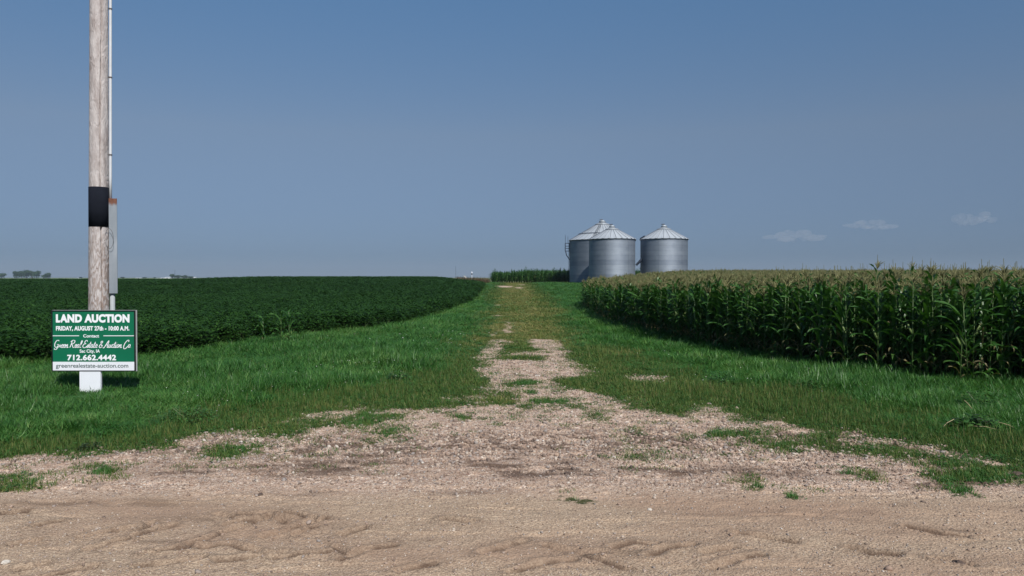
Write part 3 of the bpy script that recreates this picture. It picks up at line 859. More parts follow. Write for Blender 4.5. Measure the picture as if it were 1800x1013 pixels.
def make_corn():
    X, Y = [], []
    y = 10.0
    row = 0
    while y < 168:
        pitch = .155 if y < 40 else (.26 if y < 80 else .4)
        x = np.arange(3.5, .78 * y + 5, pitch)
        x = x + rng.normal(0, .035, len(x)); yy = y + rng.normal(0, .035, len(x))
        X.append(x); Y.append(yy)
        y += .62 if y < 30 else .74; row += 1
    X = np.concatenate(X); Y = np.concatenate(Y)
    e = poly_sd(X, Y, CORN)
    k = (e > 0) & (rng.random(len(X)) < .97)
    X, Y, e = X[k], Y[k], e[k]
    n = len(X)
    hv = (.905 - .085 * sm(20, 42, Y) * (1 - sm(60, 100, Y)) + .045 * sm(7, 12, X) * (1 - sm(22, 34, Y)) + .10 * fbm(X * .35, Y * .35, 3, 101) + rng.normal(0, .04, n)) * (1 - .05 * np.exp(-e / .4))
    rot = np.stack([rng.normal(0, .035, n), rng.normal(0, .035, n), rng.uniform(0, 6.283, n)], -1)
    pk = rng.integers(0, NV, n)
    Z = terrain(X, Y)
    dist = np.hypot(X, Y)
    inview = np.abs(X) < .69 * Y
    score = dist + 9 * np.maximum(e - .35, 0) + np.where(inview, 0, 500)
    order = np.argsort(score)
    near = order[:300]; rest = order[300:]
    for i in near:
        root = empty('corn_plant', (X[i], Y[i], Z[i] - .01), rot[i][2])
        root.rotation_euler = (rot[i][0], rot[i][1], rot[i][2]); root.scale = (1, 1, hv[i])
        tag(root, 'tall tasselled corn plant standing at the edge of the corn field', 'corn plant', 'corn plants along the field edge')
        for me, nm in zip(corn_meshes[pk[i]], ('stalk', 'leaves', 'tassel', 'ear')):
            link_mesh(nm, me, root)
    r = rest
    tint = np.clip(.15 + .6 * (fbm(X[r] * .2, Y[r] * .2, 3, 103) - .4) + rng.random(len(r)) * .25, 0, 1)
    wd = np.where(Y[r] > 80, 1.25, 1.0)
    scatter('corn_crop', CORN_T, np.stack([X[r], Y[r], Z[r] - .01], -1), rot[r], np.stack([wd, wd, hv[r]], -1), pk[r], tint, CORN_M, 'ripening tasselled corn filling the field right of the lane', 'corn')
    # corn beyond the end of the lane
    X, Y = np.meshgrid(np.arange(-10, 26, .5), np.arange(150, 165, .76)); X = X.ravel() + rng.normal(0, .06, X.size); Y = Y.ravel() + rng.normal(0, .06, Y.size)
    k = poly_sd(X, Y, FARCORN) > 0; X, Y = X[k], Y[k]; n = len(X)
    hv = .88 + rng.normal(0, .11, n) + .13 * sm(-1, 2.5, X)
    hv = hv * (.93 + .12 * fbm(X * .8, Y * .3, 2, 105))
    CT2 = [corn_parts(2.2, 60 + q, q % 2 == 0) for q in range(4)]
    T2 = [corn_template(c) for c in CT2]
    scatter('corn_crop', T2, np.stack([X, Y, terrain(X, Y)], -1), np.stack([np.zeros(n), np.zeros(n), rng.uniform(0, 6.28, n)], -1), np.stack([np.full(n, 1.5), np.full(n, 1.5), hv * 1.08], -1),
            rng.integers(0, 4, n), rng.random(n) * .3, [M_CORN, M_CORN, M_STALK, M_CORN, M_HUSK], 'far strip of green corn beyond the end of the lane', 'corn')
make_corn()

# volunteer corn in the soybeans
def volunteers():
    vc = [corn_parts(1.45, 80 + q, False, .8, -.25) for q in range(3)]
    random.seed(5)
    for (x, y, Y, k, s, lab) in ((508, 600, 24.5, 0, .98, 'tallest volunteer corn plant rising above the soybean edge'), (494, 601, 24.3, 1, .93, 'bushy volunteer corn plant beside the tallest one in the soybeans'), (462, 604, 24.8, 2, .78, 'short volunteer corn plant at the soybean edge, nearer the sign')):
        X = (x - 900) / F * Y
        root = empty('volunteer_corn', (X, Y, float(terrain(X, Y))), uni(0, 6)); root.scale = (.72, .72, s)
        tag(root, lab, 'corn plant', 'volunteer corn in the soybeans')
        c = vc[k]
        c[0].build('stalk', [M_STALK], root, True); c[1].build('leaves', [M_CORN, M_CORNDRY], root, True)
volunteers()

# ------------------------------------------------------------------ weeds, debris
def fan_weed(name, nl, rad, h, size, mats, x, y, label, cat='weed', stems=6):
    mb = broad_clump(nl, rad, h, size, 0)
    X, Y = GP(x, y)
    root = empty(name, (X, Y, float(full_height(np.array([X]), np.array([Y]))[0])), uni(0, 6))
    tag(root, label, cat, 'broadleaf weeds in the verges')
    mb.build('leaves', mats, root, False)
    s = MB()
    for _ in range(stems):
        a = uni(0, 6.28); s.tube([(0, 0, 0), (rad * .6 * math.cos(a), rad * .6 * math.sin(a), h * .85)], [.006, .003], 4, 0, False)
    s.build('stems', [M_STALK], root)
    return root
random.seed(31)
fan_weed('broadleaf_weed', 420, .30, .34, .06, [M_WEED], 1268, 680, 'round bushy weed in the grass before the middle of the corn edge')
fan_weed('broadleaf_weed', 340, .32, .24, .06, [M_WEED], 1420, 690, 'low spreading weed where short grass meets the tall verge right of the driveway')
fan_weed('broadleaf_weed', 420, .42, .24, .05, [M_WEED], 330, 742, 'wide pale weed patch left of the driveway, right of the sign')
fan_weed('broadleaf_weed', 300, .28, .26, .06, [M_WEED], 700, 672, 'leafy weed among white clover on the left verge')
fan_weed('dark_weed', 160, .14, .12, .04, [M_DARKWEED], 158, 789, 'dark withered weed clump at the gravel edge below the sign')
fan_weed('broadleaf_weed', 420, .40, .36, .07, [M_WEED], 1730, 722, 'tall leafy weed in the verge behind the pile of pulled weeds')

def weed_pile():
    X, Y = GP(1712, 757)
    root = empty('weed_pile', (X, Y, float(full_height(np.array([X]), np.array([Y]))[0])))
    tag(root, 'heap of wilted pulled weeds with pale stalks on the right verge', 'weed pile')
    mb = MB()
    for _ in range(420):
        a = uni(0, 6.28); r = uni(0, 1) ** .7; x = .52 * r * math.cos(a); y = .26 * r * math.sin(a); z = .20 * (1 - r * r) * uni(.3, 1.1) + .01
        L = uni(.06, .17); az = uni(0, 6.28); tl = uni(-.5, .4); d = Vector((math.cos(az) * math.cos(tl), math.sin(az) * math.cos(tl), math.sin(tl))); s = d.cross(Vector((0, 0, 1))).normalized() * L * .2
        c = Vector((x, y, max(z, .02)))
        mb.add([c, c + d * L * .5 + s, c + d * L, c + d * L * .5 - s], [(0, 1, 2, 3)], 0 if random.random() < .8 else 1)
    mb.build('leaves', [M_WEED, M_DARKWEED], root)
    for (p0, p1) in (((-.52, -.12, .05), (-.30, -.05, .17)), ((.02, .05, .30), (-.06, .12, .42)), ((.30, -.10, .14), (.58, -.16, .03)), ((-.1, -.2, .1), (.2, -.24, .06))):
        m = MB(); m.tube([p0, ((p0[0] + p1[0]) / 2, (p0[1] + p1[1]) / 2 + .01, (p0[2] + p1[2]) / 2 + .015), p1], [.005, .006, .004], 6); m.build('dry_stalk', [M_STRAW], root, True)
weed_pile()

def rock(x, y, r, name, m, label, cat, sub=2, flat=.6, sx=1.0):
    import bmesh
    bm = bmesh.new(); bmesh.ops.create_icosphere(bm, subdivisions=sub, radius=r)
    sd_ = random.random() * 50
    for v in bm.verts:
        n = float(fbm(np.array([v.co.x / r * 1.6 + sd_]), np.array([v.co.y / r * 1.6 + v.co.z / r * 2.1]), 3, 7)[0])
        v.co *= .5 + 1.0 * n; v.co.z *= flat; v.co.x *= sx
    me = bpy.data.meshes.new(name); bm.to_mesh(me); bm.free(); me.materials.append(m)
    X, Y = GP(x, y)
    o = link_mesh(name, me, None, (X, Y, float(full_height(np.array([X]), np.array([Y]))[0]) + r * flat * .35)); o.rotation_euler = (0, 0, uni(0, 6))
    tag(o, label, cat); return o
M_PALEROCK = simple('pale_stone', (.55, .50, .43), .85, var=.15, scale=30)
rock(5, 992, .03, 'stone', M_PALEROCK, 'pale cream stone lying in the bottom corner of the road by the left frame edge', 'stone')
rock(1143, 897, .025, 'stone', M_PALEROCK, 'pale stone just beyond the small grass tuft in the middle of the road edge', 'stone')
rock(455, 872, .03, 'clod', M_CLOD, 'lone dark flat clod on the smooth gravel left of centre', 'clod', sx=1.5, flat=.35)
rock(998, 834, .04, 'clod', M_CLOD, 'dark broken clod at the right end of the damp rut', 'clod', sx=1.6, flat=.4)
rock(970, 829, .035, 'clod', M_CLOD, 'dark clod in the middle of the damp rut', 'clod', sx=1.6, flat=.4)
rock(1792, 836, .06, 'clod', M_CLOD, 'black clod by the right frame edge on gravel', 'clod', sx=1.5, flat=.45)
rock(1690, 992, .035, 'clod', M_CLOD, 'small dark clod on the road near the bottom right', 'clod', sx=1.8, flat=.5)

# ------------------------------------------------------------------ utility pole
def wood_material():
    t = NT('weathered_pole_wood')
    P = t.coord('Object', (1, 1, .12)); PO = t.coord('Object')
    n1 = t.noise(7, 6, .65, t.coord('Object', (1, 1, .25))); n2 = t.noise(45, 4, .6, P)
    w = t.n('ShaderNodeTexWave'); w.wave_type = 'RINGS'; w.rings_direction = 'Y'
    w.inputs['Scale'].default_value = 1.6; w.inputs['Distortion'].default_value = 22; w.inputs['Detail'].default_value = 5; w.inputs['Detail Scale'].default_value = 2.2
    t.l(t.coord('Object', (3.0, 1, .55)), w.inputs['Vector'])
    sepz = t.n('ShaderNodeSeparateXYZ'); t.l(PO, sepz.inputs[0])
    low = t.ramp(t.math('DIVIDE', sepz.outputs[2], 10.0), [(.0, (1, 1, 1)), (.20, (.95, .95, .95)), (.34, (.45, .45, .45)), (.5, (.12, .12, .12))])
    c = t.ramp(n1, [(.28, (.22, .18, .165)), (.40, (.42, .375, .36)), (.54, (.56, .52, .505)), (.72, (.68, .64, .62))])
    c = t.mix(t.math('MULTIPLY', n2, .45), c, (.30, .255, .235))
    peel = t.math('MULTIPLY', t.ramp(w.outputs[0], [(.55, (0, 0, 0)), (.70, (1, 1, 1))]), low)
    c = t.mix(t.math('MULTIPLY', peel, .6), c, (.20, .125, .085))
    sp = t.ramp(t.noise(16, 2, .5, PO), [(.68, (0, 0, 0)), (.74, (1, 1, 1))])
    c = t.mix(t.math('MULTIPLY', sp, .6), c, (.14, .10, .09))
    h = t.math('ADD', t.math('MULTIPLY', n2, 1.0), t.math('MULTIPLY', w.outputs[0], .5))
    return t.done(t.pbr(c, .9, 0, t.bump(h, .6, .02), .15))
def rusty_metal():
    t = NT('galvanised_cable_guard')
    P = t.coord('Object'); s = t.n('ShaderNodeSeparateXYZ'); t.l(P, s.inputs[0])
    nz = t.noise(14, 5, .6, P)
    zz = t.math('ADD', s.outputs[2], t.math('MULTIPLY', nz, .16))
    rust = t.ramp(t.math('SUBTRACT', zz, 3.0), [(.86, (0, 0, 0)), (.94, (1, 1, 1))])
    base = t.ramp(t.noise(3, 4, .6, t.coord('Object', (1, 1, .3))), [(.3, (.19, .22, .25)), (.6, (.27, .30, .33)), (.8, (.40, .43, .46))])
    c = t.mix(rust, base, t.ramp(nz, [(.3, (.10, .035, .02)), (.6, (.17, .07, .04)), (.8, (.26, .17, .12))]))
    return t.done(t.pbr(c, .6, .15, None, .4))
PY = 17.0
def utility_pole():
    cx = lambda y, x: (x - 900) / F * PY
    zy = lambda y: CAMH + (HZ - y) / F * PY
    x_at = lambda z: (173.4 - 900) / F * PY + (z - 1.48) * ((177.5 - 173.4) / F * PY) / (8.35 - 1.48)
    r_at = lambda z: .207 - (z - 1.5) * .0036
    root = empty('utility_pole', (x_at(0), PY, 0))
    tag(root, 'weathered wooden utility pole with black band standing behind the auction sign', 'utility pole')
    ox = x_at(0)
    prof_n = 130; zs = np.linspace(-.3, 11.6, 170)
    mb = MB(); vs = []
    crack_a = R(-90 + 29 + 12)
    for z in zs:
        for k in range(prof_n):
            a = 2 * math.pi * k / prof_n
            rr = r_at(z) + .004 * (float(vnoise(np.array([math.cos(a) * 3 + 9]), np.array([z * 1.2 + math.sin(a) * 3]), 4)[0]) - .5)
            ca = crack_a + .10 * math.sin(z * .9)
            da = abs((a - ca + math.pi) % (2 * math.pi) - math.pi)
            cwd = .07 + .02 * math.sin(z * 2.3)
            if da < cwd: rr -= .08 * (1 - da / cwd * .5)
            vs.append((x_at(z) - ox + rr * math.cos(a), rr * math.sin(a), z))
    fs = [(i * prof_n + k, i * prof_n + (k + 1) % prof_n, (i + 1) * prof_n + (k + 1) % prof_n, (i + 1) * prof_n + k) for i in range(len(zs) - 1) for k in range(prof_n)]
    fs.append(tuple((len(zs) - 1) * prof_n + k for k in range(prof_n)))
    mb.add(vs, fs); mb.build('pole', [wood_material()], root, True)
    # black band
    z0, z1 = zy(399.5), zy(330)
    b = MB(); pr = [(r_at(z0) + .001, z0), (r_at(z0) + .006, z0), (r_at((z0 + z1) / 2) + .006, (z0 + z1) / 2), (r_at(z1) + .006, z1), (r_at(z1) + .001, z1)]
    b.lathe(pr, 40); o = b.build('band', [simple('black_band', (.010, .012, .018), .9, var=.2, scale=5, spec=.08)], root, True); o.location = (x_at((z0 + z1) / 2) - ox, 0, 0)
    # right side of the pole as seen from the road
    va = R(-90 + 29 + 84)
    dirv = Vector((math.cos(va), math.sin(va), 0))
    M_CON = simple('grey_conduit', (.60, .62, .64), .5, var=.08, scale=4)
    M_CL = simple('clamp_iron', (.10, .09, .09), .6)
    pts = []
    for z in np.linspace(zy(352), 10.9, 14): pts.append(Vector((x_at(z) - ox, 0, z)) + dirv * (r_at(z) + .030 + .012 * max(0, (z - 4) / 4)))
    c = MB(); c.tube(pts, .030, 12); con = c.build('conduit', [M_CON], root, True)
    for yy in (-140, 16, 136, 272):
        z = zy(yy); q = Vector((x_at(z) - ox, 0, z)) + dirv * (r_at(z) + .030 + .012 * max(0, (z - 4) / 4))
        m = MB(); m.lathe([(.030, z - .014), (.037, z - .014), (.037, z + .014), (.030, z + .014)], 14, 0, (q.x, q.y))
        Mx = Matrix.Translation((q.x, q.y, z)) @ Matrix.Rotation(va, 4, 'Z')
        m.box(-.034, -.030, -.055, .055, -.012, .012, 0, Mx); m.box(-.010, .010, .035, .06, -.012, .012, 0, Mx)
        m.build('clamp', [M_CL], root)
    # U-shaped guard box, lower conduit, loose wire
    zb0, zb1 = zy(516), zy(349)
    qc = dirv * (r_at(2.8) + .085)
    g = MB(); Mx = Matrix.Rotation(va, 4, 'Z')
    def gx_(z): return x_at(z) - ox
    for (w, d, z0_, z1_) in ((.080, .095, zb0, zb1),):
        Mz = Matrix.Translation((gx_(2.8) + qc.x, qc.y, 0)) @ Mx
        n = 10
        for i in range(n):
            a0 = z0_ + (z1_ - z0_) * i / n; a1 = z0_ + (z1_ - z0_) * (i + 1) / n
            sh = .022 * (1 - abs(2 * (i + .5) / n - 1) ** 2) * 0
            g.box(-w, w * .9, -d, d, a0 + (.0005 if i else 0), a1 - .0005, 0, Mz)
        g.box(w * .9, w * .9 + .012, -d - .03, -d + .01, z0_, z1_, 0, Mz)
    gb = g.build('cable_guard', [rusty_metal()], root)
    lc = MB(); lc.tube([Vector((gx_(1), 0, -.1)) + dirv * (r_at(1) + .062), Vector((gx_(2), 0, zb0 + .02)) + dirv * (r_at(2) + .062)], .052, 14)
    lc.build('lower_conduit', [simple('dull_conduit', (.33, .355, .37), .55, var=.1)], root, True)
    w = MB()
    cpt = Vector((gx_(2.9), 0, 0)) + dirv * (r_at(2.9) + .07) + Vector((.02, -.13, 0))
    loop = []
    for i in range(26):
        a = i / 25 * 2 * math.pi * 1.15 + .4
        loop.append(cpt + Vector((.06 * math.cos(a) * 1.5, -.05 - .01 * math.sin(a), zy(420) + .22 * math.sin(a))))
    w.tube(loop, .0045, 5); w.build('wire', [M_CL], root, True)
utility_pole()

# ------------------------------------------------------------------ auction sign
M_WHITE = simple('white_sign_paint', (.74, .76, .80), .55, var=.04, scale=3)
M_LETTER = simple('white_lettering', (.80, .82, .84), .6, var=.02)
M_GREEN = simple('green_sign_face', (.004, .135, .065), .45, var=.08, scale=2)
M_BLACK = simple('black_trim', (.010, .011, .014), .5, var=.2)
M_GREYTXT = simple('dark_grey_lettering', (.06, .10, .095), .6, var=.05)

def text_mesh(body, w, h, bold=0.0, shear=0.0, gap=1.0):
    cu = bpy.data.curves.new('t', 'FONT'); cu.body = body; cu.offset = bold; cu.shear = shear; cu.space_character = gap
    cu.align_x = 'LEFT'; cu.extrude = .02; cu.resolution_u = 4
    ob = bpy.data.objects.new('t', cu); COL.objects.link(ob)
    dg = bpy.context.evaluated_depsgraph_get(); me = bpy.data.meshes.new_from_object(ob.evaluated_get(dg))
    bpy.data.objects.remove(ob); bpy.data.curves.remove(cu)
    n = len(me.vertices); co = np.empty(n * 3, np.float32); me.vertices.foreach_get('co', co); co = co.reshape(-1, 3)
    lo, hi = co.min(0), co.max(0)
    x = (co[:, 0] - (lo[0] + hi[0]) / 2) / (hi[0] - lo[0]) * w
    z = (co[:, 1] - (lo[1] + hi[1]) / 2) / (hi[1] - lo[1]) * h
    y = -(co[:, 2] - lo[2]) / (hi[2] - lo[2] + 1e-9) * .003
    me.vertices.foreach_set('co', np.stack([x, y, z], -1).astype(np.float32).ravel()); me.update()
    me.materials.clear()
    return me

# brush-script lettering drawn with single pen strokes; unit: x-height 1, baseline 0
def arc(cx, cy, rx, ry, a0, a1, n=8):
    return [(cx + rx * math.cos(R(a0 + (a1 - a0) * i / n)), cy + ry * math.sin(R(a0 + (a1 - a0) * i / n))) for i in range(n + 1)]
SCRIPT = {
    'G': (1.55, [arc(.75, 1.15, .62, 1.05, 50, 320, 14), [(1.2, .95), (1.22, .2), (1.0, -.45), (.5, -.5), (.35, -.2)], [(.8, .95), (1.3, 1.0)]]),
    'r': (.62, [[(0, .05), (.15, .95), (.2, .75), (.42, .85), (.38, .3), (.6, .05)]]),
    'e': (.66, [[(.02, .35), (.5, .55), (.45, .95), (.15, .85), (.1, .3), (.35, .02), (.68, .2)]]),
    'n': (.85, [[(.02, .9), (.08, .05)], [(.08, .5), (.4, .98), (.48, .7), (.45, .1), (.62, .02), (.85, .2)]]),
    'R': (1.35, [[(.25, 1.9), (.2, 1.0), (.05, 0)], [(-.15, 1.7), (.4, 2.2), (1.0, 2.05), (.95, 1.4), (.3, 1.05), (.6, .8), (.95, .1), (1.35, .1)]]),
    'a': (.78, [arc(.35, .5, .3, .46, 60, 330, 9), [(.6, .95), (.55, .2), (.8, .1)]]),
    'l': (.5, [[(.05, .2), (.45, 1.6), (.35, 2.1), (.18, 1.8), (.15, .3), (.3, .02), (.52, .2)]]),
    'E': (1.2, [[(1.05, 1.8), (.75, 2.2), (.35, 1.9), (.4, 1.35), (.85, 1.15)], [(.75, 1.15), (.2, 1.0), (.05, .4), (.4, -.02), (.95, .1), (1.2, .5)]]),
    's': (.6, [[(.0, .1), (.38, 1.0), (.45, .5), (.3, .03), (.02, .12)], [(.3, .03), (.6, .2)]]),
    't': (.55, [[(.3, 1.75), (.15, .3), (.28, .02), (.55, .2)], [(-.05, 1.15), (.55, 1.25)]]),
    '&': (1.1, [[(1.0, .1), (.45, 1.2), (.3, 1.75), (.6, 1.95), (.75, 1.6), (.2, .75), (.15, .2), (.5, -.02), (.9, .35), (.95, .8)]]),
    'A': (1.35, [[(-.2, .1), (.1, .0), (.95, 2.15), (.95, .6), (1.0, .05), (1.3, .2)], [(.2, .75), (1.15, .85)]]),
    'u': (.82, [[(.05, .95), (.05, .25), (.25, .02), (.5, .4), (.55, .95)], [(.55, .95), (.52, .15), (.82, .15)]]),
    'c': (.6, [[(.5, .8), (.3, .98), (.08, .5), (.2, .05), (.62, .2)]]),
    'i': (.4, [[(.08, .95), (.06, .2), (.2, .02), (.4, .2)], [(.12, 1.4), (.14, 1.5)]]),
    'o': (.72, [arc(.32, .5, .27, .45, 70, 430, 10), [(.42, .92), (.75, .8)]]),
    'C': (1.3, [[(1.1, 1.7), (1.1, 2.15), (.75, 2.2), (.25, 1.5), (.05, .5), (.3, -.3), (.8, -.2), (1.2, .4)]]),
    '.': (.4, [[(.12, .02), (.16, .1)]]),
    ' ': (.42, []),
}
def script_mesh(s, w, h):
    mb = MB(); x = 0; strokes = []
    for ch in s:
        adv, st = SCRIPT[ch]
        for p in st: strokes.append([(x + a + .28 * b, b) for a, b in p])
        x += adv
    allp = np.array([p for q in strokes for p in q]); lo, hi = allp.min(0), allp.max(0)
    sx = w / (hi[0] - lo[0]); sy = h / (hi[1] - lo[1])
    y0 = 0.0
    for q in strokes:
        # smooth the stroke
        pts = [Vector(((a - (lo[0] + hi[0]) / 2) * sx, (b - (lo[1] + hi[1]) / 2) * sy)) for a, b in q]
        if len(pts) > 2:
            out = []
            for i in range(len(pts) - 1):
                p0, p1, p2, p3 = pts[max(i - 1, 0)], pts[i], pts[i + 1], pts[min(i + 2, len(pts) - 1)]
                for k in range(4):
                    t = k / 4
                    out.append(.5 * ((2 * p1) + (p2 - p0) * t + (2 * p0 - 5 * p1 + 4 * p2 - p3) * t * t + (3 * p1 - p0 - 3 * p2 + p3) * t ** 3))
            out.append(pts[-1]); pts = out
        hw = .0052; vs = []
        for i, p in enumerate(pts):
            d = pts[min(i + 1, len(pts) - 1)] - pts[max(i - 1, 0)]
            if d.length < 1e-9: d = Vector((0, 1))
            d.normalize(); nrm = Vector((-d.y, d.x)); k = hw * (1.0 + .35 * abs(d.y)) * (.7 if i in (0, len(pts) - 1) else 1)
            vs += [(p.x + nrm.x * k, y0 - .003, p.y + nrm.y * k), (p.x - nrm.x * k, y0 - .003, p.y - nrm.y * k)]
        mb.add(vs, [(2 * i, 2 * i + 1, 2 * i + 3, 2 * i + 2) for i in range(len(pts) - 1)])
        y0 -= .00012
    return mb.mesh('lettering', [M_LETTER])

def auction_sign():
    SY = 14.35
    xx = lambda x: (x - 900) / F * SY
    zz = lambda y: CAMH + (HZ - y) / F * SY
    cx = xx(163.4)
    root = empty('auction_sign', (cx, SY, 0))
    tag(root, 'green and white land auction sign on a white post in the roadside grass', 'sign')
    W = (237.5 - 90.5) / F * SY; x0, x1 = -W / 2, W / 2; z0, z1 = zz(653.3), zz(545.8)
    bt = .018
    bd = MB(); bd.box(x0 + bt, x1 - bt, .006, .07, z0 + bt, z1 - bt); board = bd.build('board', [M_GREEN], root)
    fr = MB()
    for (a, b, c, d) in ((x0, x1, z0, z0 + bt), (x0, x1, z1 - bt, z1), (x0, x0 + bt, z0 + bt, z1 - bt), (x1 - bt, x1, z0 + bt, z1 - bt)):
        fr.box(a, b, -.004, .03, c, d)
    fr.build('trim', [M_BLACK], board)
    bk = MB(); bk.box(x0 - .002, x1 + .004, .0305, .072, z0 - .002, z1 + .002)
    bk.build('backing_board', [simple('weathered_white_edge', (.55, .55, .54), .7, var=.1, scale=20)], root)
    zf = zz(636.5)
    wp = MB(); wp.box(x0 + bt, x1 - bt, .001, .006, z0 + bt, zf); wp.build('white_strip', [M_WHITE], board)
    def line(me, m, xc, zc, nm='lettering'):
        me.materials.clear(); me.materials.append(m)
        o = link_mesh(nm, me, board, (xc - cx, 0.0055 if m is not M_GREYTXT else .0005, zc)); return o
    def T(body, xa, xb, ya, yb, m, bold=.0, gap=1.0, shear=0.0):
        line(text_mesh(body, (xb - xa) / F * SY, (yb - ya) / F * SY, bold, shear, gap), m, xx((xa + xb) / 2), zz((ya + yb) / 2))
    T('LAND AUCTION', 97.5, 227, 552.5, 567.5, M_LETTER, .06, 1.08)
    T('FRIDAY, AUGUST 27th - 10:00 A.M.', 97.5, 226.5, 573.5, 582.8, M_LETTER, .042, 1.06)
    T('Contact', 145.3, 173.3, 588, 593.6, M_LETTER, .018)
    T('Sac City, IA', 139, 174.5, 614.6, 622.2, M_LETTER, .018)
    T('712.662.4442', 117, 203, 623.8, 634.2, M_LETTER, .04, 1.08)
    T('greenrealestate-auction.com', 97.2, 224.5, 639.5, 649, M_GREYTXT, .006)
    line(script_mesh('Green Real Estate & Auction Co.', (229.5 - 94.5) / F * SY, (614.5 - 598.5) / F * SY), M_LETTER, xx(162), zz(606.5))
    for (a, b) in ((91.8, 138), (181, 234.5)):
        m = MB(); m.box((xx(a) - cx), (xx(b) - cx), .002, .006, zz(591.2), zz(590.0)); m.build('rule_line', [M_LETTER], board)
    ps = MB(); ps.box(xx(138.5) - cx, xx(175.5) - cx, .0, .05, -.25, z0 - .004)
    ps.build('post', [M_WHITE], root)
auction_sign()

# ------------------------------------------------------------------ grain bins
def galv(name, lo, hi, rough, metal, vert=True):
    t = NT(name)
    P = t.coord('Object')
    ang = t.n('ShaderNodeSeparateXYZ'); t.l(P, ang.inputs[0])
    nz = t.noise(.9, 4, .6, P); nb = t.noise(1.0, 3, .6, t.coord('Object', (.35, .35, 2.2)))
    ring = t.math('FRACT', t.math('DIVIDE', ang.outputs[2], .81))
    rnd = t.n('ShaderNodeTexWhiteNoise', noise_dimensions='1D'); t.l(t.math('FLOOR', t.math('DIVIDE', ang.outputs[2], .81)), rnd.inputs['W'])
    v = t.math('ADD', t.math('MULTIPLY', nz, .4), t.math('ADD', t.math('MULTIPLY', nb, .35), t.math('MULTIPLY', rnd.outputs['Value'], .25)))
    c = t.ramp(v, [(.25, lo), (.75, hi)])
    if vert:
        c = t.mix(t.ramp(ring, [(0, (.35, .35, .35)), (.05, (0, 0, 0))]), c, tuple(x * .5 for x in lo))
    return t.done(t.pbr(c, rough, metal, None, .5))
M_BINW = galv('corrugated_bin_steel', (.19, .225, .28), (.32, .36, .41), .62, .70)
M_BINR = galv('bin_roof_steel', (.42, .46, .49), (.57, .61, .64), .55, .35, False)
M_BINB = galv('bin_edge_steel', (.10, .12, .15), (.16, .18, .22), .6, .4, False)
M_DARKM = simple('dark_steel', (.03, .04, .06), .6, .3)
def grain_bin(X, Y, r, z_e, rise, nrib, label, big=False):
    z0 = float(terrain(X, Y)) - .05
    root = empty('grain_bin', (X, Y, z0))
    tag(root, label, 'grain bin', 'grain bins beside the lane')
    H = z_e - z0
    prof = []; z = 0.0; step = .101 / 4; i = 0
    while z < H:
        prof.append((r + .018 * math.sin(2 * math.pi * z / .101) + (.0 if (z % .81) > .05 else .012), z)); z += step
    prof.append((r, H))
    w = MB(); w.lathe(prof, 72); w.build('wall', [M_BINW], root, True)
    # vertical wind stiffeners and bolted seams
    for k in range(18):
        a = 2 * math.pi * (k + .35) / 18
        m = MB(); Mx = Matrix.Rotation(a, 4, 'Z'); m.box(r + .019, r + .032, -.03, .03, .02, H - .03, 0, Mx)
        if k % 3 == 0: m.build('stiffener', [M_BINW], root)
    # roof of ribbed panels
    re = r + .14; rc = r * (.10 if r > 5 else .13); zt = H + rise
    slope = (rise) / (re - rc)
    rf = MB(); n = nrib * 4; vs = []; rings = 6
    for j in range(rings + 1):
        t = j / rings; rr = re + (rc - re) * t; zz_ = H - .02 + rise * t
        for k in range(n):
            a = 2 * math.pi * k / n; bump = .05 if k % 4 == 0 else 0.0
            vs.append((rr * math.cos(a), rr * math.sin(a), zz_ + bump))
    fs = [(j * n + k, j * n + (k + 1) % n, (j + 1) * n + (k + 1) % n, (j + 1) * n + k) for j in range(rings) for k in range(n)]
    rf.add(vs, fs); roof = rf.build('roof', [M_BINR], root)
    ev = MB(); ev.lathe([(r + .02, H - .16), (r + .13, H - .13), (re + .01, H - .025)], 72); ev.build('eave', [M_BINB], roof, True)
    rb = MB()
    for k in range(nrib):
        a = 2 * math.pi * k / nrib + .05; ca, sa = math.cos(a), math.sin(a)
        rb.tube([(re * ca, re * sa, H + .03), (rc * ca, rc * sa, zt + .03)], .035, 4, 0)
    rb.build('ribs', [M_BINB], roof)
    rg = MB(); rg.lathe([(rc * 2.1, H - .02 + rise * (re - rc * 2.1) / (re - rc) + .06), (rc * 2.3, H - .02 + rise * (re - rc * 2.3) / (re - rc) + .16), (rc * 2.0, H - .02 + rise * (re - rc * 2.0) / (re - rc) + .16)], 40)
    rg.build('roof_ring', [M_BINR], roof, True)
    cp = MB(); cp.lathe([(rc, zt - .03), (rc * .95, zt + .22), (rc * 1.05, zt + .24), (rc * .55, zt + .42), (.0, zt + .48)], 28); cap = cp.build('cap', [M_BINR], roof, True)
    ld = MB(); ld.box(-rc * .75, rc * .15, -.3, .3, zt + .50, zt + .66); ld.build('lid', [M_BINB], cap)
    return root, H, re, rc, zt, roof
def BX(x, Y): return (x - 900) / F * Y
def roof_ladder(roof, re, rc, H, zt, ang):
    m = MB(); ca, sa = math.cos(ang), math.sin(ang); tx, ty = -sa * .2, ca * .2
    A = Vector((re * ca, re * sa, H + .1)); B = Vector((rc * ca, rc * sa, zt + .1))
    for s in (-1, 1): m.tube([A + Vector((tx * s, ty * s, 0)), B + Vector((tx * s, ty * s, 0))], .025, 4)
    for i in range(1, 16):
        p = A.lerp(B, i / 16); m.tube([p - Vector((tx, ty, 0)), p + Vector((tx, ty, 0))], .03, 4)
    m.build('roof_ladder', [M_DARKM], roof)
Y1, Y2, Y3 = 143.5, 130.5, 132.5
g1 = grain_bin(BX(1058.5, Y1), Y1, 57.3 / F * Y1, CAMH + (HZ - 423) / F * Y1, 31 / F * Y1, 30, 'widest grain bin, half hidden behind another, with a ladder platform at its left eave')
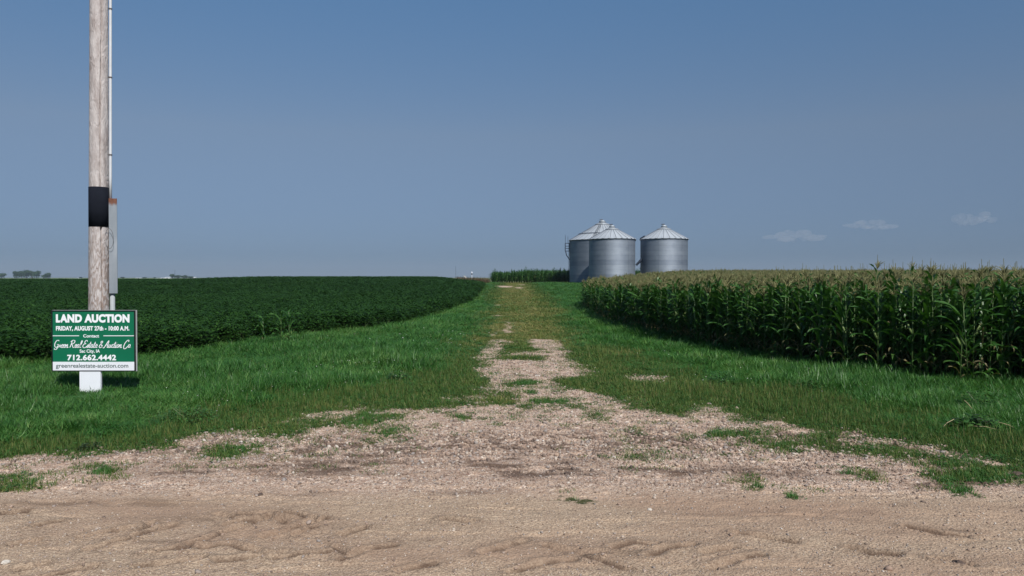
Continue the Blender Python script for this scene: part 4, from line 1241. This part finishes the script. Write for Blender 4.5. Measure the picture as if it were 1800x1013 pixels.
g2 = grain_bin(BX(1075.7, Y2), Y2, 40.2 / F * Y2, CAMH + (HZ - 421) / F * Y2, 20 / F * Y2, 24, 'middle grain bin standing in front of the widest one')
g3 = grain_bin(BX(1167, Y3), Y3, 41 / F * Y3, CAMH + (HZ - 421) / F * Y3, 20.5 / F * Y3, 24, 'grain bin standing apart at the right with a dark spout on its side')
roof_ladder(g1[5], g1[2], g1[3], g1[1], g1[4], R(-112)); 
# walk ring on the wide bin's roof
re, rc, H, zt = g1[2], g1[3], g1[1], g1[4]
m = MB(); rr = re * .70; zr = H + (zt - H) * (re - rr) / (re - rc); pts = [(rr * math.cos(R(a)), rr * math.sin(R(a)), zr + .12) for a in range(175, 262, 6)]
m.tube(pts, .07, 5); m.build('walk_rail', [M_BINB], g1[5])
def platform():
    root, H = g1[0], g1[1]; r = 57.3 / F * Y1
    z = lambda y: CAMH + (HZ - y) / F * Y1 - root.location.z
    p = empty('platform', (0, 0, 0)); p.parent = root
    m = MB(); a0 = -r - .82; ym = 0
    m.box(a0, -r + .02, ym - .45, ym + .45, z(442), z(442) + .08); m.build('deck', [M_DARKM], p)
    m = MB()
    for (x, y) in ((a0, -.45), (a0, .45), (-r - .1, -.45), (-r - .1, .45)): m.tube([(x, ym + y, z(442)), (x, ym + y, z(428))], .045, 5)
    for h in (428, 433, 437):
        m.tube([(-r, ym - .45, z(h)), (a0, ym - .45, z(h)), (a0, ym + .45, z(h)), (-r, ym + .45, z(h))], .035, 5)
    m.tube([(a0, -.45, z(428)), (a0, -.45, z(414))], .03, 4); m.tube([(-r - .35, -.45, z(428)), (-r - .35, -.45, z(416))], .03, 4)
    m.build('railing', [M_DARKM], p)
    m = MB()
    for s in (-.4, .4): m.tube([(a0 + .08, ym + s, z(442)), (a0 + .25, ym + s, z(449)), (-r + .02, ym + s, z(457))], .05, 5)
    m.tube([(-r - .1, 0, z(442)), (-r - .08, 0, z(450))], .04, 4); m.build('braces', [M_DARKM], p)
    lad = MB()
    for s in (-.2, .2): lad.tube([(-r - .12, s, z(496)), (-r - .12, s, z(426))], .03, 4)
    for i in range(24):
        q = z(496) + (z(426) - z(496)) * i / 24; lad.tube([(-r - .12, -.2, q), (-r - .12, .2, q)], .02, 4)
    lad.build('ladder', [M_DARKM], root)
platform()
def spout():
    root = g3[0]; r = 41 / F * Y3; z = lambda y: CAMH + (HZ - y) / F * Y3 - root.location.z
    m = MB(); m.tube([(-r + .10, -.8, z(456)), (-r - .88, -.8, z(466.5))], [.24, .20], 10); m.build('spout', [M_DARKM], root)
    m = MB(); m.tube([(-r - .05, -.3, z(419.5)), (-r + .62, -.6, z(415.2))], .09, 6); m.tube([(-r - .05, .3, z(419.5)), (-r + .62, .0, z(415.2))], .09, 6)
    m.build('roof_rail', [M_DARKM], root)
spout()

# ------------------------------------------------------------------ far end of the lane: white marker, pale sack, brown weeds
def far_bits():
    Y = 138.0
    def gz1(X): return float(terrain(X, Y))
    X = BX(829.5, Y); root = empty('marker_post', (X, Y, gz1(X)))
    tag(root, 'small white round-topped marker post among brown weeds on the horizon', 'marker post')
    zt = CAMH + (HZ - 478) / F * Y - gz1(X)
    m = MB(); m.lathe([(.06, 0), (.06, zt - .3)], 10); m.build('stake', [M_WHITE], root, True)
    m = MB(); m.lathe([(.05, zt - .3), (.11, zt - .5), (.11, zt - .12), (.07, zt), (0, zt + .02)], 12); m.build('cap', [M_WHITE], root, True)
    X = BX(818, Y - 2); m = MB(); zz_ = CAMH + (HZ - 487.6) / F * (Y - 2)
    m.tube([(-.28, 0, .22), (-.10, 0, .10), (.05, .05, -.06), (.28, .05, -.16)], [.05, .10, .09, .05], 8)
    m.tube([(-.05, .02, 0), (-.08, .05, zz_ * 0 - .8)], .03, 5)
    o = m.build('white_sack', [M_PALEROCK], None, True, (X, Y - 2, zz_)); tag(o, 'crumpled white sack caught on weeds left of the white marker post', 'sack')
    mb = MB()
    n = 420; X = rng.uniform(BX(806, 141), BX(860, 141), n); Yp = rng.uniform(133, 143, n)
    tm = [grass_clump(26, .25, .5, 1.1, .03, .55) for _ in range(3)] + [broad_clump(40, .3, .9, .12, 1)]
    random.seed(4)
    scatter('brown_weeds', tm, np.stack([X, Yp, terrain(X, Yp)], -1), np.stack([np.zeros(n), np.zeros(n), rng.uniform(0, 6.28, n)], -1), np.repeat(rng.uniform(.8, 1.35, n)[:, None], 3, 1), rng.integers(0, 4, n), rng.random(n),
            [M_DARKWEED, simple('brown_seed_heads', (.17, .11, .06), .8)], 'patch of reddish brown weeds at the far soybean corner', 'weeds')
far_bits()

# ------------------------------------------------------------------ far horizon: trees, farmsteads, mast
def far_tree_mesh(w, h, seed, leaf=.9):
    random.seed(seed)
    cr, tk = MB(), MB()
    tk.tube([(0, 0, 0), (.1, 0, h * .35), (0, .1, h * .7)], [w * .05, w * .035, w * .012], 7)
    for k in range(5):
        a = uni(0, 6.28); tk.tube([(0, 0, h * uni(.2, .45)), (w * .3 * math.cos(a), w * .3 * math.sin(a), h * uni(.5, .8))], [w * .02, w * .008], 5)
    lobes = [(uni(-.3, .3) * w, uni(-.3, .3) * w, h * uni(.35, .78), w * uni(.16, .28)) for _ in range(11)] + [(0, 0, h * .55, w * .34), (0, 0, h * .3, w * .38)]
    for (x, y, z, r) in lobes:
        for _ in range(70):
            d = Vector((random.gauss(0, 1), random.gauss(0, 1), random.gauss(0, 1))).normalized() * r * uni(.6, 1.08)
            c = Vector((x, y, z)) + Vector((d.x, d.y, d.z * .8)); c.z = max(c.z, h * .05)
            u = Vector((random.gauss(0, 1), random.gauss(0, 1), random.gauss(0, 1))).normalized(); v = u.cross(d).normalized(); L = leaf * uni(.6, 1.2)
            cr.add([c - u * L, c + v * L * .7, c + u * L, c - v * L * .7], [(0, 1, 2, 3)])
    return cr, tk
def far_trees():
    protos = []
    for s in range(4):
        cr, tk = far_tree_mesh(14, 12, 300 + s)
        protos.append((cr.mesh('crown', [M_FARTREE]), tk.mesh('trunk', [M_BARK])))
    spec = [  # px centre, top px, base px, width px, distance, label
        (3, 480.5, 486, 14, 1650, 'low dark far tree at the left frame edge of the horizon'),
        (29, 477, 486, 12, 1500, 'leftmost tree of the larger grove on the far left horizon'),
        (38, 475.5, 486, 12, 1540, 'second tree from the left in the larger far grove'),
        (46, 475.2, 486.5, 13, 1500, 'tallest tree in the larger far grove'),
        (56, 476, 487, 13, 1520, 'tree right of the tallest one in the larger far grove'),
        (64, 476.5, 487, 12, 1490, 'rightmost tree of the larger far grove'),
        (78, 482, 488, 9, 1500, 'low tree at the left of the pair beside the far grove'),
        (85, 480, 488, 11, 1500, 'rounded right tree of the pair beside the far grove'),
        (142, 487, 490.5, 6, 1800, 'tiny far tree just left of the utility pole'),
        (216, 487, 491, 8, 1900, 'tiny far tree just right of the utility pole'),
        (254, 487, 491, 7, 1900, 'small far tree between the pole and the white barns'),
        (272, 488.5, 492, 5, 1900, 'small far tree touching the white barns at their left'),
        (303, 482, 491.5, 9, 1600, 'leftmost tree of the dark grove between the white barns'),
        (312, 484, 491.5, 12, 1600, 'second tree in the dark grove between the white barns'),
        (324, 483.5, 491.5, 13, 1600, 'broadest tree in the dark grove between the white barns'),
        (335, 486, 492, 12, 1600, 'rightmost tree of the dark grove between the white barns'),
        (366, 488.5, 492, 5, 1900, 'tiny far tree right of the white barns'),
    ]
    for i, (x, yt, yb, w, D, lab) in enumerate(spec):
        X = BX(x, D); zb = CAMH + (HZ - yb) / F * D; h = (yb - yt) / F * D
        zg = float(terrain(X, D)); h = h + (zb - zg)
        root = empty('tree', (X, D, zg), uni(0, 6)); root.scale = (w / F * D / 12.5, w / F * D / 12.5, max(h, 3) / 11.5)
        tag(root, lab, 'tree', 'far trees on the horizon')
        cr, tk = protos[i % 4]
        link_mesh('crown', cr, root); link_mesh('trunk', tk, root)
    # barns
    M_BARN = simple('white_barn_wall', (.72, .72, .70), .7, var=.03); M_BROOF = simple('pale_barn_roof', (.62, .64, .66), .5, var=.05)
    M_DOOR = simple('barn_door', (.12, .13, .15), .6)
    for (x0, x1, yt, D, lab) in ((275, 287, 489.2, 1750, 'far low white barn at the left of the barn group'), (284, 292, 488.2, 1700, 'far white barn with a taller roof left of the dark grove'), (291, 301, 487.2, 1680, 'far white barn touching the left side of the dark grove'),
                                 (341, 345, 487.2, 1650, 'far narrow white building touching the right side of the dark grove'), (346, 362, 489.6, 1750, 'far long low white barn right of the dark grove'), (240, 250, 488.4, 2100, 'faint far barn midway between the pole and the white barns'),
                                 (137, 141, 488.5, 2000, 'tiny pale far shed left of the utility pole')):
        X = BX((x0 + x1) / 2, D); zg = float(terrain(X, D)); w = (x1 - x0) / F * D; h = CAMH + (HZ - yt) / F * D - zg
        root = empty('barn', (X, D, zg), 0); tag(root, lab, 'barn', 'white farm buildings on the horizon')
        m = MB(); m.box(-w / 2, w / 2, -6, 6, 0, h * .6); m.build('wall', [M_BARN], root)
        m = MB(); m.add([(-w / 2 - .4, -6.5, h * .58), (w / 2 + .4, -6.5, h * .58), (w / 2 + .4, 6.5, h * .58), (-w / 2 - .4, 6.5, h * .58), (-w / 2 - .4, 0, h), (w / 2 + .4, 0, h)], [(0, 1, 5, 4), (2, 3, 4, 5), (0, 4, 3), (1, 2, 5), (0, 3, 2, 1)]); m.build('roof', [M_BROOF], root)
        m = MB(); m.box(-1.5, 1.5, -6.1, -6.01, 0, h * .45); m.build('door', [M_DOOR], root)
    # lattice mast in the grove and another faint one by the marker
    for (x, yt, D, lab) in ((307.5, 474.5, 1600, 'thin mast rising out of the dark far grove'), (801, 468, 1500, 'faint thin mast on the horizon left of the white marker post')):
        X = BX(x, D); zg = float(terrain(X, D)); h = CAMH + (HZ - yt) / F * D - zg
        root = empty('radio_mast', (X, D, zg)); tag(root, lab, 'mast')
        m = MB()
        for k in range(3):
            a = k * 2.094; m.tube([(.5 * math.cos(a), .5 * math.sin(a), 0), (.12 * math.cos(a), .12 * math.sin(a), h)], .09, 4)
        m.build('legs', [M_DARKM], root)
        m = MB()
        for i in range(12):
            t = i / 12; r0 = .5 - .38 * t; r1 = .5 - .38 * (i + 1) / 12
            for k in range(3):
                a, b = k * 2.094, (k + 1) * 2.094
                m.tube([(r0 * math.cos(a), r0 * math.sin(a), h * t), (r1 * math.cos(b), r1 * math.sin(b), h * (i + 1) / 12)], .05, 3)
        m.build('lattice', [M_DARKM], root)
far_trees()

# ------------------------------------------------------------------ haze and clouds
def volume_mat(name, col, dens, aniso):
    m, nt = mat(name); out = nt.nodes.new('ShaderNodeOutputMaterial'); v = nt.nodes.new('ShaderNodeVolumePrincipled')
    v.inputs['Color'].default_value = (*col, 1); v.inputs['Density'].default_value = dens; v.inputs['Anisotropy'].default_value = aniso
    nt.links.new(v.outputs[0], out.inputs['Volume']); return m
hz = MB(); hz.box(-3500, 3500, -150, 3800, -1.5, 60)
hzo = hz.build('haze', [volume_mat('haze_air', (.62, .74, .90), .00013, .1)])
tag(hzo, 'thin pale blue summer haze over the fields', 'haze', None, 'stuff')

M_CLOUD = volume_mat('cloud_vapour', (1, 1, 1), .0014, 0)
def cloud(x, y, w, h, D, lab, seed, dens=1.0):
    import bmesh
    random.seed(seed)
    bm = bmesh.new()
    c = AT(x, y, D); W = w / F * D; Hh = h / F * D
    n = 26
    for i in range(n):
        t = (i + .5) / n - .5
        s = (1 - (2 * t) ** 2) ** .5
        r = bmesh.ops.create_icosphere(bm, subdivisions=3, radius=1.0)
        sx = W * uni(.05, .15) ; sz = Hh * uni(.14, .34) * (.35 + .65 * s); ox = t * W * uni(.8, 1.05); oz = Hh * uni(-.25, .3) * s; oy = uni(-.12, .12) * W
        for v in r['verts']:
            q = v.co.copy()
            k = 1 + .35 * (float(vnoise(np.array([q.x * 2.3 + i * 5]), np.array([q.z * 2.3 + q.y * 2]), seed)[0]) - .5)
            v.co = Vector((q.x * sx * k + ox, q.y * sx * k + oy, q.z * sz * k + oz))
    me = bpy.data.meshes.new('cloud'); bm.to_mesh(me); bm.free(); me.materials.append(M_CLOUD)
    o = link_mesh('cloud', me, None, c); tag(o, lab, 'cloud', 'small pale clouds above the corn')
cloud(1397, 417, 104, 21, 9000, 'lowest faint wide cloud, left of the three above the corn', 3)
cloud(1532, 397, 84, 18, 9000, 'faint thin cloud in the middle of the three', 5)
cloud(1706, 386, 78, 30, 9000, 'brightest puffy cloud, highest of the three', 8)
